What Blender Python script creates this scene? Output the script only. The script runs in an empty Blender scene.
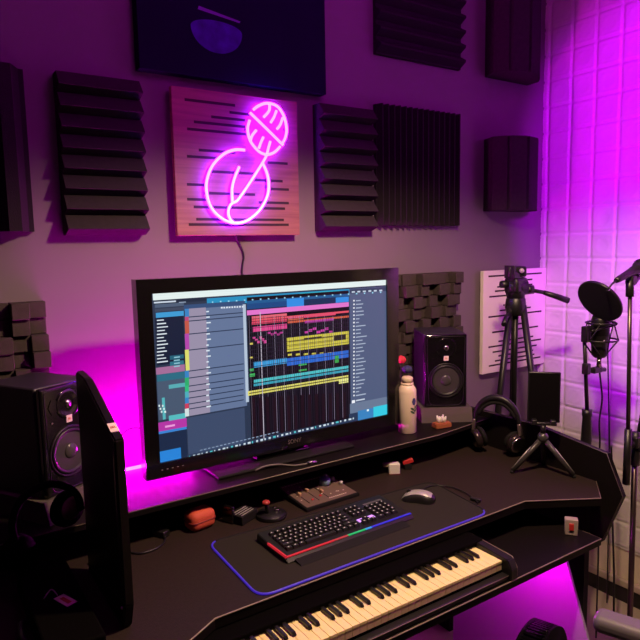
import bpy, bmesh, math, random
from math import sin, cos, pi, radians, sqrt, atan2
from mathutils import Vector, Matrix
random.seed(7)
S = bpy.context.scene
COL = S.collection

# ------------------------------------------------------------ camera, world, lights, exposure
cam_d = bpy.data.cameras.new('camera'); cam = bpy.data.objects.new('camera', cam_d); COL.objects.link(cam)
yaw, pit, rol = radians(33.718), radians(6.801), radians(-1.105)
F = Vector((sin(yaw)*cos(pit), cos(yaw)*cos(pit), -sin(pit)))
r0 = Vector((cos(yaw), -sin(yaw), 0)); u0 = r0.cross(F)
Rr = cos(rol)*r0 + sin(rol)*u0; Uu = -sin(rol)*r0 + cos(rol)*u0
M = Matrix((Rr, Uu, -F)).transposed().to_4x4(); M.translation = Vector((0, 0, 1.66))
cam.matrix_world = M
cam_d.sensor_width = 36; cam_d.lens = 36*622.69/640; cam_d.clip_start = .02
S.camera = cam

w = bpy.data.worlds.new('World'); S.world = w; w.use_nodes = True
w.node_tree.nodes['Background'].inputs[0].default_value = (.42, .10, .48, 1)
w.node_tree.nodes['Background'].inputs[1].default_value = .004

def area(name, loc, target, size, energy, color, sizey=None, spread=pi):
    d = bpy.data.lights.new(name, 'AREA'); d.energy = energy; d.color = color
    d.shape = 'RECTANGLE' if sizey else 'DISK'; d.size = size
    if sizey: d.size_y = sizey
    d.spread = spread
    o = bpy.data.objects.new(name, d); COL.objects.link(o); o.location = loc
    o.rotation_euler = (Vector(target)-Vector(loc)).to_track_quat('-Z', 'Y').to_euler()
    return o
sd = bpy.data.lights.new('shaded_warm_downlight', 'SPOT'); sd.energy = 136; sd.color = (1, .70, .40); sd.spot_size = radians(154); sd.spot_blend = .36; sd.shadow_soft_size = .06
WARM = bpy.data.objects.new('shaded_warm_downlight', sd); COL.objects.link(WARM); WARM.location = (1.30, .95, 2.40)
pd = bpy.data.lights.new('purple_wall_spot', 'SPOT'); pd.energy = 265; pd.color = (.53, 0, 1); pd.spot_size = radians(86); pd.spot_blend = .12; pd.shadow_soft_size = .10
PURP = bpy.data.objects.new('purple_wall_spot', pd); COL.objects.link(PURP); PURP.location = (2.0, .5, 2.15)
PURP.rotation_euler = Vector((sin(radians(68))*cos(radians(8)), cos(radians(68))*cos(radians(8)), -sin(radians(8)))).to_track_quat('-Z', 'Y').to_euler()
PFILL = area('purple_room_wash', (1.2, .7, 2.95), (1.3, 2.3, 2.85), .8, 8.0, (.85, .015, .95))
VS = S.view_settings
VS.view_transform = 'Standard'; VS.look = 'None'; VS.exposure = 0; VS.gamma = 1; VS.use_curve_mapping = False
try:
    S.cycles.use_denoising = True; S.cycles.max_bounces = 6; S.cycles.caustics_reflective = False; S.cycles.caustics_refractive = False
    S.cycles.sample_clamp_indirect = 4
except Exception: pass

# ------------------------------------------------------------ materials
def lin(h):
    v = [int(h[i:i+2], 16)/255 for i in (0, 2, 4)]
    return tuple(c/12.92 if c <= .04045 else ((c+.055)/1.055)**2.4 for c in v)
MATS = {}
def mat(name, col, rough=.5, metal=0, spec=.5, emit=None, es=1, bump=0, bscale=200, var=0, vscale=20, coat=0):
    if name in MATS: return MATS[name]
    m = bpy.data.materials.new(name); m.use_nodes = True; MATS[name] = m
    nt = m.node_tree; b = nt.nodes['Principled BSDF']
    if isinstance(col, str): col = lin(col)
    b.inputs['Base Color'].default_value = (*col, 1)
    b.inputs['Roughness'].default_value = rough; b.inputs['Metallic'].default_value = metal
    b.inputs['Specular IOR Level'].default_value = spec
    if coat: b.inputs['Coat Weight'].default_value = coat; b.inputs['Coat Roughness'].default_value = .1
    if emit is not None:
        if isinstance(emit, str): emit = lin(emit)
        b.inputs['Emission Color'].default_value = (*emit, 1); b.inputs['Emission Strength'].default_value = es
    if bump or var:
        tc = nt.nodes.new('ShaderNodeTexCoord')
        if bump:
            n = nt.nodes.new('ShaderNodeTexNoise'); n.inputs['Scale'].default_value = bscale; n.inputs['Detail'].default_value = 3
            bp = nt.nodes.new('ShaderNodeBump'); bp.inputs['Strength'].default_value = bump; bp.inputs['Distance'].default_value = .003
            nt.links.new(tc.outputs['Object'], n.inputs['Vector']); nt.links.new(n.outputs['Fac'], bp.inputs['Height'])
            nt.links.new(bp.outputs['Normal'], b.inputs['Normal'])
        if var:
            n2 = nt.nodes.new('ShaderNodeTexNoise'); n2.inputs['Scale'].default_value = vscale; n2.inputs['Detail'].default_value = 6
            cr = nt.nodes.new('ShaderNodeMix'); cr.data_type = 'RGBA'
            cr.inputs[6].default_value = (*[c*(1-var) for c in col], 1); cr.inputs[7].default_value = (*[min(1, c*(1+var)) for c in col], 1)
            nt.links.new(tc.outputs['Object'], n2.inputs['Vector']); nt.links.new(n2.outputs['Fac'], cr.inputs[0])
            nt.links.new(cr.outputs[2], b.inputs['Base Color'])
    return m
def wood(name, c1, c2):
    m = mat(name, c1, .55, bump=.15, bscale=60); nt = m.node_tree; b = nt.nodes['Principled BSDF']
    tc = nt.nodes.new('ShaderNodeTexCoord'); mp = nt.nodes.new('ShaderNodeMapping'); mp.inputs['Scale'].default_value = (1.6, 1.6, 26)
    n = nt.nodes.new('ShaderNodeTexNoise'); n.inputs['Scale'].default_value = 2.2; n.inputs['Detail'].default_value = 8; n.inputs['Distortion'].default_value = .5
    cr = nt.nodes.new('ShaderNodeValToRGB')
    cr.color_ramp.elements[0].position = .3; cr.color_ramp.elements[0].color = (*c1, 1)
    cr.color_ramp.elements[1].position = .7; cr.color_ramp.elements[1].color = (*c2, 1)
    nt.links.new(tc.outputs['Object'], mp.inputs[0]); nt.links.new(mp.outputs[0], n.inputs['Vector'])
    nt.links.new(n.outputs['Fac'], cr.inputs[0]); nt.links.new(cr.outputs[0], b.inputs['Base Color'])
    return m

WALL = mat('grey_painted_wall', (.18, .14, .165), .85, spec=.15, bump=.08, bscale=40, var=.06, vscale=3)
TILE = mat('white_embossed_foam_tile', (.70, .66, .62), .6, spec=.2, bump=.12, bscale=90)
BARE = mat('beige_plaster', (.75, .66, .48), .9, var=.1, vscale=8)
FLOOR = mat('beige_floor', (.42, .36, .25), .8, var=.12, vscale=9)
CEIL = mat('white_ceiling', (.6, .58, .56), .9)
BLACKTRIM = mat('black_trim', (.012, .01, .01), .5)
PALETRIM = mat('pale_trim', (.5, .42, .32), .6)
FOAM = mat('charcoal_foam', (.034, .026, .029), 1.0, spec=.05, bump=.5, bscale=260, var=.25, vscale=60)
CUBEF = mat('brown_grey_foam', (.062, .048, .046), 1.0, spec=.05, bump=.5, bscale=260, var=.25, vscale=40)
FOAMD = mat('black_foam', (.024, .018, .023), 1.0, spec=.05, bump=.5, bscale=260)
DESK = mat('black_laminate', (.008, .006, .006), .42, spec=.12, bump=.05, bscale=300)
DESKTOP = mat('dark_textured_laminate', (.026, .017, .0135), .62, spec=.15, bump=.25, bscale=420, var=.35, vscale=120)
EDGE = mat('desk_edge_band', (.26, .20, .15), .35)
BLK = mat('black_plastic', (.010, .009, .010), .4)
BLKG = mat('gloss_black_plastic', (.006, .005, .006), .12, spec=.6, coat=.6)
BLKM = mat('black_matte', (.010, .009, .009), .75, spec=.2)
DARKM = mat('dark_metal', (.022, .02, .021), .4, metal=.6)
RUB = mat('black_rubber', (.012, .012, .012), .8)
CHROME = mat('satin_metal', (.55, .52, .5), .25, metal=1)
SILV = mat('silver_plastic', (.45, .43, .42), .35, metal=.3)
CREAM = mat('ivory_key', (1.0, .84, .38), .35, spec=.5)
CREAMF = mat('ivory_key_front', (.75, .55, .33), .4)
BKEY = mat('black_key', (.012, .010, .010), .3)
WOODP = wood('reddish_pine', (.20, .062, .066), (.32, .118, .10))
SLOT = mat('dark_slot', (.030, .012, .010), .9)
WHITEB = mat('white_painted_board', (.78, .72, .64), .6, spec=.3)
SLOTB = mat('board_slot_dark', (.035, .02, .022), .9)
DEEP = mat('deep_black_body', (.0025, .002, .002), .8, spec=.03)
NEON = mat('purple_neon_tube', (.9, .6, .9), .4, emit=(11, .5, 62), es=1)
NEONB = mat('neon_tube_backing', (.12, .05, .12), .4)
LED = mat('magenta_led_strip', (.9, .5, .9), .4, emit=(1120, .45, 970), es=1)
LEDU = mat('under_desk_led', (.9, .5, .9), .4, emit=(140, .1, 135), es=1)
LEDP = mat('blue_led_edge', (.04, .03, .25), .4, emit=(.04, .012, .40), es=.75)
CANV = mat('night_sky_canvas', (.004, .002, .018), .8, spec=.1, var=.5, vscale=3)
RED = mat('red_fabric', (.62, .09, .045), .7, bump=.3, bscale=300)
REDP = mat('red_plastic', (.55, .03, .03), .4)
ROSE = mat('red_petal', (.6, .03, .04), .7)
ROSEB = mat('dark_blue_petal', (.03, .03, .10), .7)
STEM = mat('dark_green_stem', (.02, .05, .02), .7)
BOTTLE = mat('cream_enamel', (.82, .66, .50), .35, spec=.5)
FLW = mat('blue_flower_print', (.05, .05, .16), .5)
LEAFP = mat('green_leaf_print', (.06, .10, .05), .5)
BROWN = mat('orange_brown_clay', (.36, .11, .04), .6, bump=.3)
WHT = mat('white_plastic', (.75, .72, .66), .45)
BADGE = mat('white_badge', (.85, .70, .62), .5)
BADGET = mat('orange_badge_print', (.55, .07, .02), .5)
GREYF = mat('grey_foam_pad', (.10, .085, .072), 1.0, spec=.05, bump=.4, bscale=300)
MATF = mat('charcoal_cloth_mat', (.030, .026, .022), .9, spec=.05, bump=.3, bscale=600)
GREYP = mat('grey_panel', (.32, .30, .33), .6)
VINYL = mat('grey_vinyl', (.16, .14, .15), .5)
LEATH = mat('black_leather', (.004, .0035, .004), .55, spec=.15)
BEIGE = mat('beige_cushion', (.42, .30, .20), .8)
PURPLE_PL = mat('violet_tinted_cabinet', (.022, .018, .024), .45)

# ------------------------------------------------------------ mesh building
class MB:
    def __init__(s): s.bm = bmesh.new(); s.mi = 0
    def m(s, i): s.mi = i; return s
    def _fin(s, verts):
        fs = set()
        for v in verts:
            for f in v.link_faces: fs.add(f)
        for f in fs: f.material_index = s.mi
    def faces(s, vs, fs, smooth=False):
        V = [s.bm.verts.new(v) for v in vs]
        for f in fs:
            try:
                q = s.bm.faces.new([V[i] for i in f]); q.material_index = s.mi; q.smooth = smooth
            except ValueError: pass
        return V
    def box(s, c, d, rot=None, bev=0, seg=2):
        T = Matrix.Translation(Vector(c)) @ (rot.to_4x4() if rot is not None else Matrix.Identity(4)) @ Matrix.Diagonal((*d, 1))
        g = bmesh.ops.create_cube(s.bm, size=1, matrix=T); s._fin(g['verts'])
        if bev:
            es = set(e for v in g['verts'] for e in v.link_edges)
            r = bmesh.ops.bevel(s.bm, geom=list(es), offset=bev, segments=seg, profile=.5, affect='EDGES')
            for f in r['faces']: f.material_index = s.mi; f.smooth = True
        return s
    def b2(s, a, b, bev=0, seg=2):
        a, b = Vector(a), Vector(b); return s.box((a+b)/2, [abs(x) for x in (b-a)], None, bev, seg)
    def prism(s, poly, ax, a0, a1):
        def P(p, t): return {'x': (t, p[0], p[1]), 'y': (p[0], t, p[1]), 'z': (p[0], p[1], t)}[ax]
        n = len(poly); V = [P(p, a0) for p in poly]+[P(p, a1) for p in poly]
        fs = [[i, (i+1) % n, n+(i+1) % n, n+i] for i in range(n)]+[list(range(n-1, -1, -1)), list(range(n, 2*n))]
        s.faces(V, fs); return s
    def cyl(s, p0, p1, r0, r1=None, n=20, smooth=True):
        return s.tube([p0, p1], [r0, r0 if r1 is None else r1], n, smooth)
    def tube(s, path, r, n=10, smooth=True, closed=False, caps=True):
        P = [Vector(p) for p in path]; k = len(P)
        R = r if isinstance(r, (list, tuple)) else [r]*k
        t0 = (P[1]-P[0]).normalized(); up = Vector((0, 0, 1)) if abs(t0.z) < .9 else Vector((1, 0, 0))
        nrm = t0.cross(up).normalized(); rings = []
        for i in range(k):
            if closed: t = (P[(i+1) % k]-P[i-1])
            else: t = P[min(i+1, k-1)]-P[max(i-1, 0)]
            if t.length < 1e-9: t = t0
            t.normalize(); nrm = (nrm - t*nrm.dot(t)); nrm.normalize(); b = t.cross(nrm)
            rings.append([s.bm.verts.new(P[i]+R[i]*(cos(2*pi*j/n)*nrm+sin(2*pi*j/n)*b)) for j in range(n)])
        for i in range(k if closed else k-1):
            A, B = rings[i], rings[(i+1) % k]
            for j in range(n):
                f = s.bm.faces.new([A[j], A[(j+1) % n], B[(j+1) % n], B[j]]); f.material_index = s.mi; f.smooth = smooth
        if caps and not closed:
            for q in (rings[0][::-1], rings[-1]):
                f = s.bm.faces.new(q); f.material_index = s.mi
        return s
    def lathe(s, prof, c=(0, 0, 0), ax='z', n=32, smooth=True, rot=None):
        """prof: list of (radius, height) along the axis"""
        c = Vector(c); rings = []
        def P(r, h, a):
            x, y = r*cos(a), r*sin(a)
            v = Vector({'z': (x, y, h), 'y': (x, h, y), 'x': (h, x, y)}[ax])
            return c + (rot @ v if rot is not None else v)
        for r, h in prof:
            rings.append([s.bm.verts.new(P(max(r, 1e-5), h, 2*pi*j/n)) for j in range(n)])
        for A, B in zip(rings, rings[1:]):
            for j in range(n):
                f = s.bm.faces.new([A[j], A[(j+1) % n], B[(j+1) % n], B[j]]); f.material_index = s.mi; f.smooth = smooth
        for q in (rings[0][::-1], rings[-1]):
            f = s.bm.faces.new(q); f.material_index = s.mi
        return s
    def ball(s, c, r, n=16, sc=(1, 1, 1)):
        T = Matrix.Translation(Vector(c)) @ Matrix.Diagonal((r*sc[0], r*sc[1], r*sc[2], 1))
        g = bmesh.ops.create_uvsphere(s.bm, u_segments=n, v_segments=max(6, n*2//3), radius=1, matrix=T); s._fin(g['verts'])
        for v in g['verts']:
            for f in v.link_faces: f.smooth = True
        return s
    def build(s, name, mats, parent=None, world=True, loc=None, fix=True):
        """world=True: coordinates are room coordinates; the object's origin goes to its base (or its parent's)"""
        if not isinstance(mats, (list, tuple)): mats = [mats]
        if fix: bmesh.ops.recalc_face_normals(s.bm, faces=s.bm.faces)
        me = bpy.data.meshes.new(name)
        if world:
            if parent is not None:
                off = Vector(parent.location); q = parent.parent
                while q is not None: off = off + Vector(q.location); q = q.parent
                lo = Vector((0, 0, 0))
            else:
                vs = [v.co for v in s.bm.verts]
                off = Vector(((min(v.x for v in vs)+max(v.x for v in vs))/2, (min(v.y for v in vs)+max(v.y for v in vs))/2, min(v.z for v in vs))) if loc is None else Vector(loc)
                lo = off
            bmesh.ops.translate(s.bm, verts=s.bm.verts, vec=-off)
        else: lo = Vector(loc) if loc else Vector((0, 0, 0))
        s.bm.to_mesh(me); s.bm.free()
        for mm in mats: me.materials.append(mm)
        o = bpy.data.objects.new(name, me); COL.objects.link(o); o.location = lo
        if parent is not None: o.parent = parent
        return o
def tag(o, label, cat, group=None, kind=None):
    o['label'] = label; o['category'] = cat
    if group: o['group'] = group
    if kind: o['kind'] = kind
    return o
def struct(o): o['kind'] = 'structure'; return o
def thing(name, label, cat, loc, rz=0, group=None):
    o = bpy.data.objects.new(name, None); COL.objects.link(o); o.location = loc; o.rotation_euler = (0, 0, rz)
    o.empty_display_size = .05
    return tag(o, label, cat, group)
def copy_tree(o, parent=None):
    c = o.copy(); COL.objects.link(c)
    if parent is not None: c.parent = parent; c.matrix_parent_inverse = Matrix.Identity(4)
    for ch in list(o.children): copy_tree(ch, c)
    return c
def text(name, body, size, mt, parent, loc, rot, ext=.0006):
    cu = bpy.data.curves.new(name, 'FONT'); cu.body = body; cu.size = size; cu.extrude = ext; cu.align_x = 'CENTER'; cu.align_y = 'CENTER'
    t = bpy.data.objects.new(name, cu); COL.objects.link(t)
    bpy.context.view_layer.update()
    me = bpy.data.meshes.new_from_object(t.evaluated_get(bpy.context.evaluated_depsgraph_get()))
    bpy.data.objects.remove(t); bpy.data.curves.remove(cu)
    me.materials.clear(); me.materials.append(mt)
    o = bpy.data.objects.new(name, me); COL.objects.link(o); o.location = loc; o.rotation_euler = rot
    if parent: o.parent = parent
    return o
def curve(pts, n=8):
    """Catmull-Rom through points"""
    P = [Vector(p) for p in pts]; out = []
    for i in range(len(P)-1):
        a, b, c, d = P[max(i-1, 0)], P[i], P[i+1], P[min(i+2, len(P)-1)]
        for k in range(n):
            t = k/n
            out.append(.5*((2*b)+(c-a)*t+(2*a-5*b+4*c-d)*t*t+(3*b-a-3*c+d)*t**3))
    out.append(P[-1]); return out

# ------------------------------------------------------------ room
YW, XW, ZF, ZC = 2.30, 3.09, -.27, 3.3
struct(MB().b2((-1.3, YW, ZF), (XW+.1, YW+.1, ZC)).build('wall_back', WALL))
def tile_h(a, b):
    e, m = max(abs(a), abs(b)), min(abs(a), abs(b))
    h = .010*(1-max(0, (e-.88)/.12))                       # groove round every square
    h += .006*max(0, 1-abs(e-.80)/.07)*(1-.7*m*m)          # puffed rim
    d = abs(abs(a)-abs(b)); h += .0035*max(0, 1-d/.10)*max(0, 1-abs(e-.55)/.4)   # diagonal creases
    q = abs((a*a+b*b)**.5-.55); h += .0025*max(0, 1-q/.12)  # round emboss
    return h
ts, ny, nz, sub = .1398, 9, 24, 16
vs, fs = [], []
W_, H_ = ny*sub+1, nz*sub+1
y1 = 1.986+.1398*2+.1398*.25
for j in range(H_):
    for i in range(W_):
        y = YW - i*ts/sub; z = .02 + j*ts/sub
        a = ((y-1.986)/ts) % 1*2-1; b = ((z-.725)/ts) % 1*2-1
        h = tile_h(a, b)
        for zs in (.725, 1.843):
            if abs(z-zs) < .005: h = -.002
        h += .0022*sin(y*9+z*5)*sin(z*11-y*3) + .0014*sin(y*23+sin(z*17)*1.5)*sin(z*29)
        vs.append((XW-.003-max(h, -.002), y, z))
for j in range(H_-1):
    for i in range(W_-1):
        k = j*W_+i; fs.append((k, k+1, k+W_+1, k+W_))
mb = MB(); mb.faces(vs, fs, True)
mb.m(1).b2((XW, -.2, ZF), (XW+.1, YW, ZC))
wr = struct(mb.build('wall_right', [TILE, BARE], fix=False))
struct(MB().b2((-1.3, -.6, ZF-.08), (XW+.1, YW+.1, ZF)).build('floor', FLOOR))
struct(MB().b2((-1.3, -.6, ZC), (XW+.1, YW+.1, ZC+.08)).build('ceiling', CEIL))
mb = MB(); mb.b2((XW-.018, -.2, ZF), (XW, YW, ZF+.085)); mb.m(1).b2((XW-.03, -.2, ZF+.085), (XW, YW, ZF+.125), .008)
struct(mb.build('baseboard_right', [BLACKTRIM, PALETRIM]))

# ------------------------------------------------------------ wall pieces
FG = 'acoustic foam panels on the back wall'
def louver(x0, x1, z0, z1, n, depth):
    """horizontal wedge foam: each tooth slopes outward going down and undercuts back"""
    mb = MB(); p = (z1-z0)/n; poly = [(YW-.001, z0), (YW-.001, z1)]
    for i in range(n):
        zt = z1-i*p
        poly += [(YW-depth*.58, zt), (YW-depth, zt-p*.70), (YW-depth*.97, zt-p*.73), (YW-depth*.45, zt-p*.98)]
    poly += [(YW-depth*.35, z0)]
    mb.prism(poly, 'x', x0, x1); return mb
o = louver(.474, .752, 1.712, 2.25, 8, .088).build('acoustic_foam_panel', FOAM)
tag(o, 'dark louvred foam panel with eight slats left of the wooden neon board', 'foam panel', FG)
o = louver(1.517, 1.806, 1.722, 2.258, 8, .088).build('acoustic_foam_panel', FOAM)
tag(o, 'dark louvred foam panel with eight slats right of the wooden neon board', 'foam panel', FG)
def ridged(a0, a1, c0, c1, n, depth, axis, base=.02, sharp=.5):
    mb = MB(); p = (a1-a0)/n; poly = [(a0, YW-.001), (a0, YW-base)]
    for i in range(n):
        s0 = a0+i*p
        poly += [(s0+p*.12, YW-base), (s0+p*.5-p*.5*(1-sharp)*.3, YW-depth), (s0+p*.5+p*.5*(1-sharp)*.3, YW-depth), (s0+p*.88, YW-base)]
    poly += [(a1, YW-base), (a1, YW-.001)]
    if axis == 'z': mb.prism(poly, 'z', c0, c1)
    else: mb.prism([(y, a) for a, y in poly], 'x', c0, c1)
    return mb
o = ridged(1.848, 2.378, 1.748, 2.295, 15, .05, 'z').build('acoustic_foam_panel', FOAMD)
tag(o, 'square foam panel with many narrow vertical ridges above the right monitor speaker', 'foam panel', FG)
o = ridged(2.515, 2.93, 1.852, 2.392, 6, .055, 'x').build('acoustic_foam_panel', FOAMD)
tag(o, 'foam panel with horizontal ridges at the top edge, highest in the photo', 'foam panel', FG)
o = ridged(.0, .378, 1.725, 2.245, 3, .085, 'z', .03, 0).build('acoustic_foam_panel', FOAMD)
tag(o, 'foam panel with broad vertical ridges cut off by the left edge', 'foam panel', FG)
def trap(z0, z1):
    p = [(a+.05, b) for a, b in [(2.54, YW-.001), (2.505, 2.21), (2.545, 2.150), (2.556, 2.158), (2.567, 2.140), (2.645, 2.108), (2.656, 2.123), (2.667, 2.109), (2.76, 2.13), (2.83, 2.18), (2.87, 2.22), (2.88, YW-.001)]]
    return MB().prism(p, 'z', z0, z1)
o = trap(2.51, 3.05).build('bass_trap', FOAM); tag(o, 'dark foam bass trap hanging near the corner, upper of the two', 'bass trap', 'bass traps near the corner')
o = trap(1.825, 2.195).build('bass_trap', FOAM); tag(o, 'dark foam bass trap hanging near the corner, lower of the two', 'bass trap', 'bass traps near the corner')
def cubes(x0, x1, z0, z1, u, seed):
    rnd = random.Random(seed); mb = MB(); nx = round((x1-x0)/u); nz_ = round((z1-z0)/u)
    for i in range(nx):
        for j in range(nz_):
            d = (.080, .045, .064, .030)[(i+2*j+(j//2)) % 4] if rnd.random() < .85 else rnd.choice((.03, .055, .075))
            mb.b2((x0+i*u, YW-.001, z1-j*u), (x0+(i+1)*u-.0012, YW-d, z1-(j+1)*u+.0012), .002, 1)
    return mb
o = cubes(1.866, 2.366, .96, 1.515, .0555, 4).build('cube_foam_panel', CUBEF); tag(o, 'brownish foam panel of stepped square blocks behind the right speaker', 'foam panel', 'stepped block foam panels')
o = cubes(-.16, .395, .95, 1.492, .0555, 9).build('cube_foam_panel', CUBEF); tag(o, 'brownish foam panel of stepped square blocks above the left speaker', 'foam panel', 'stepped block foam panels')

# framed picture of the moon
t = thing('wall_picture', 'large dark night sky picture with a violet moon above the neon sign', 'picture', (1.17, YW, 2.31))
MB().b2((.757, YW-.05, 2.296), (1.555, YW-.002, 2.95)).build('canvas', CANV, t)
mb = MB()
mo = mat('violet_moon_print', (.045, .008, .20), .8, spec=.1, var=.9, vscale=22)
mb.faces([(1.06, YW-.0508, 2.475)]+[(1.06+.105*cos(a), YW-.0508, 2.475+.085*sin(a)*(1 if sin(a) < 0 else .38)) for a in [2*pi*i/40 for i in range(40)]], [(0, i+1, (i+1) % 40+1) for i in range(40)])
mb.build('moon_print', mo, t)
mb = MB(); mb.faces([(.985, YW-.0512, 2.535), (1.155, YW-.0512, 2.515), (1.16, YW-.0512, 2.522), (.99, YW-.0512, 2.548)], [(0, 1, 2, 3)])
mb.build('cloud_print', mat('violet_cloud_print', (.12, .03, .25), .7), t)

# wooden board with neon sign
t = thing('slotted_wooden_board', 'square reddish wooden diffuser board with dark slots carrying the neon sign', 'wooden board', (1.135, YW, 1.705))
mb = MB(); mb.b2((.868, 2.25, 1.707), (1.408, 2.272, 2.25), .002)
mb.m(1)
for x0, z, x1 in [(.919, 2.206, 1.125), (1.023, 2.154, 1.166), (.952, 2.129, 1.166), (.924, 2.101, 1.178), (.967, 2.027, 1.118), (.919, 2.001, 1.053), (.914, 1.898, .987), (.912, 1.843, .989), (.937, 1.815, 1.338), (.945, 1.769, 1.331), (.914, 1.749, 1.354), (1.216, 1.838, 1.357), (1.258, 1.893, 1.359), (1.262, 1.998, 1.356), (1.0, 1.95, 1.2), (.99, 1.868, 1.2), (1.2, 1.926, 1.33), (1.1, 2.178, 1.19)]:
    mb.b2((x0, 2.2494, z-.005), (x1, 2.253, z+.005))
mb.build('board', [WOODP, SLOT], t)
for z in (1.76, 2.16): MB().b2((.90, 2.272, z), (1.37, 2.299, z+.04)).build('mounting_batten', BLKM, t)
t = thing('neon_microphone_sign', 'glowing pink purple neon sign shaped like a microphone with looping cable', 'neon sign', (1.16, 2.249, 1.754))
NE = dict(
 microphone_head=[[(1.193, 2.193), (1.216, 2.21), (1.255, 2.224), (1.301, 2.217), (1.331, 2.181), (1.342, 2.133), (1.335, 2.098), (1.319, 2.072)],
   [(1.175, 2.152), (1.165, 2.118), (1.172, 2.08), (1.188, 2.056), (1.215, 2.033), (1.249, 2.025), (1.283, 2.037), (1.31, 2.061)], [(1.178, 2.18), (1.25, 2.125), (1.324, 2.067)]],
 grille_line=[[(1.266, 2.221), (1.263, 2.196), (1.238, 2.169)], [(1.297, 2.2), (1.285, 2.174), (1.269, 2.151)], [(1.325, 2.175), (1.313, 2.147), (1.297, 2.128)],
   [(1.203, 2.116), (1.184, 2.094), (1.177, 2.076)], [(1.234, 2.092), (1.222, 2.07), (1.212, 2.047)], [(1.265, 2.078), (1.256, 2.053), (1.249, 2.03)]],
 microphone_handle=[[(1.249, 2.027), (1.231, 1.998), (1.19, 1.942), (1.143, 1.881), (1.109, 1.841), (1.089, 1.831), (1.076, 1.818), (1.069, 1.794), (1.076, 1.77), (1.089, 1.756)],
   [(1.123, 1.971), (1.102, 1.929), (1.089, 1.886), (1.088, 1.835)]],
 cable_loop=[[(1.149, 2.036), (1.106, 2.034), (1.058, 2.014), (1.009, 1.967), (.983, 1.905), (.986, 1.845), (1.007, 1.801), (1.048, 1.768), (1.095, 1.754), (1.15, 1.764), (1.207, 1.806), (1.243, 1.861), (1.252, 1.911), (1.244, 1.955), (1.225, 1.995)]])
for nm, ls in NE.items():
    for l in ls: MB().tube(curve([(x, 2.228, z) for x, z in l], 6), .0056, 8).build('neon_'+nm, NEON, t)
for x, z in ((1.25, 2.224), (1.343, 2.133), (1.165, 2.118), (1.249, 2.025), (.984, 1.87), (1.15, 1.764), (1.25, 1.9), (1.149, 2.036), (1.09, 1.832)):
    MB().cyl((x, 2.2305, z), (x, 2.2495, z), .004, n=8).build('tube_support', NEONB, t)
o = MB().tube(curve([(1.118, 2.262, 1.72), (1.13, 2.288, 1.70), (1.152, 2.294, 1.66), (1.163, 2.294, 1.62), (1.152, 2.293, 1.55), (1.15, 2.29, 1.3)]), .004, 8).build('neon_power_cord', BLK)
tag(o, 'thin black cord hanging from the neon sign down behind the screen', 'cord')

# white slotted board in the corner
t = thing('slotted_white_board', 'square white diffuser board with dark horizontal slots behind the tall tripod', 'slotted board', (2.81, YW, .95))
mb = MB(); mb.b2((2.553, 2.26, .953), (3.082, 2.282, 1.510), .002); mb.m(1)
for x0, z, x1 in [(2.58, 1.472, 3.031), (2.688, 1.44, 2.949), (2.651, 1.412, 2.95), (2.633, 1.39, 2.967), (2.589, 1.362, 2.968), (2.701, 1.31, 2.898), (2.673, 1.282, 2.94), (2.584, 1.253, 3.036), (2.713, 1.196, 2.912), (2.615, 1.167, 3.009), (2.667, 1.113, 2.967), (2.587, 1.089, 3.038), (2.621, 1.058, 3.0), (2.669, 1.032, 2.969), (2.641, 1.007, 2.981), (2.592, .985, 3.037)]:
    mb.b2((x0+.012, 2.2594, z+.004), (x1+.008, 2.263, z+.013))
mb.build('board', [WHITEB, SLOTB], t)
for z in (1.0, 1.4): MB().b2((2.57, 2.282, z), (3.05, 2.299, z+.05)).build('mounting_batten', BLKM, t)
# ------------------------------------------------------------ desk
ZD = .74
desk = thing('studio_desk', 'large black studio desk with raised back shelf, keyboard tray and angled side panels', 'desk', (1.1, 1.7, ZF))
top = [(-.12, 1.12), (.13, 1.12), (.58, 1.368), (1.783, 1.374), (2.021, 1.231), (2.154, 1.334), (2.157, 2.2), (-.12, 2.2)]
mb = MB(); mb.prism(top, 'z', ZD-.002, ZD); mb.m(1).prism([(x, y+(.0008 if y < 1.5 else 0)) for x, y in top], 'z', ZD-.03, ZD-.0021); mb.build('desktop', [DESKTOP, DESK], desk)
mb = MB()
mb.tube([(x, y, ZD-.0015) for x, y in top[1:6]], .0022, 6)
mb.build('edge_trim', EDGE, desk)
ZS = .87
sh = [(-.12, 1.832), (1.80, 1.824), (2.155, 1.868), (2.155, 2.2), (-.12, 2.2)]
MB().prism(sh, 'z', ZS-.02, ZS).build('raised_shelf', DESK, desk)
MB().tube([(x, y-.0005, ZS-.002) for x, y in sh[:3]], .0018, 6).build('shelf_edge_trim', EDGE, desk)
MB().b2((-.12, 2.18, ZD), (2.155, 2.2, ZS-.02)).build('back_panel', DESK, desk)
hexp = [(1.60, .895), (1.297, .858), (1.228, .71), (1.305, .505), (1.40, .47), (2.2, .47), (2.2, .895)]
MB().prism(hexp, 'x', 2.1575, 2.18).build('side_panel', DESK, desk)
MB().tube([(2.158, y, z) for y, z in [(2.2, .895)]+hexp[:4]], .0016, 6).build('side_edge_trim', mat('dark_edge', (.07, .05, .05), .4), desk)
# keyboard tray under the desktop
MB().b2((-.12, 1.178, .605), (1.945, 1.83, .63)).build('keyboard_tray', DESK, desk)
MB().tube([(-.12, 1.178, .6285), (1.945, 1.178, .6285), (1.945, 1.25, .6285)], .002, 6).build('tray_edge_trim', EDGE, desk)
for y in (1.40, 2.12):
    MB().b2((2.128, y-.045, ZF), (2.1575, y+.045, ZD-.03)).build('leg', BLKM, desk)
for y in (1.3, 2.12):
    MB().b2((-.1, y-.035, ZF), (-.03, y+.035, ZD-.03)).build('leg', BLKM, desk)
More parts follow.
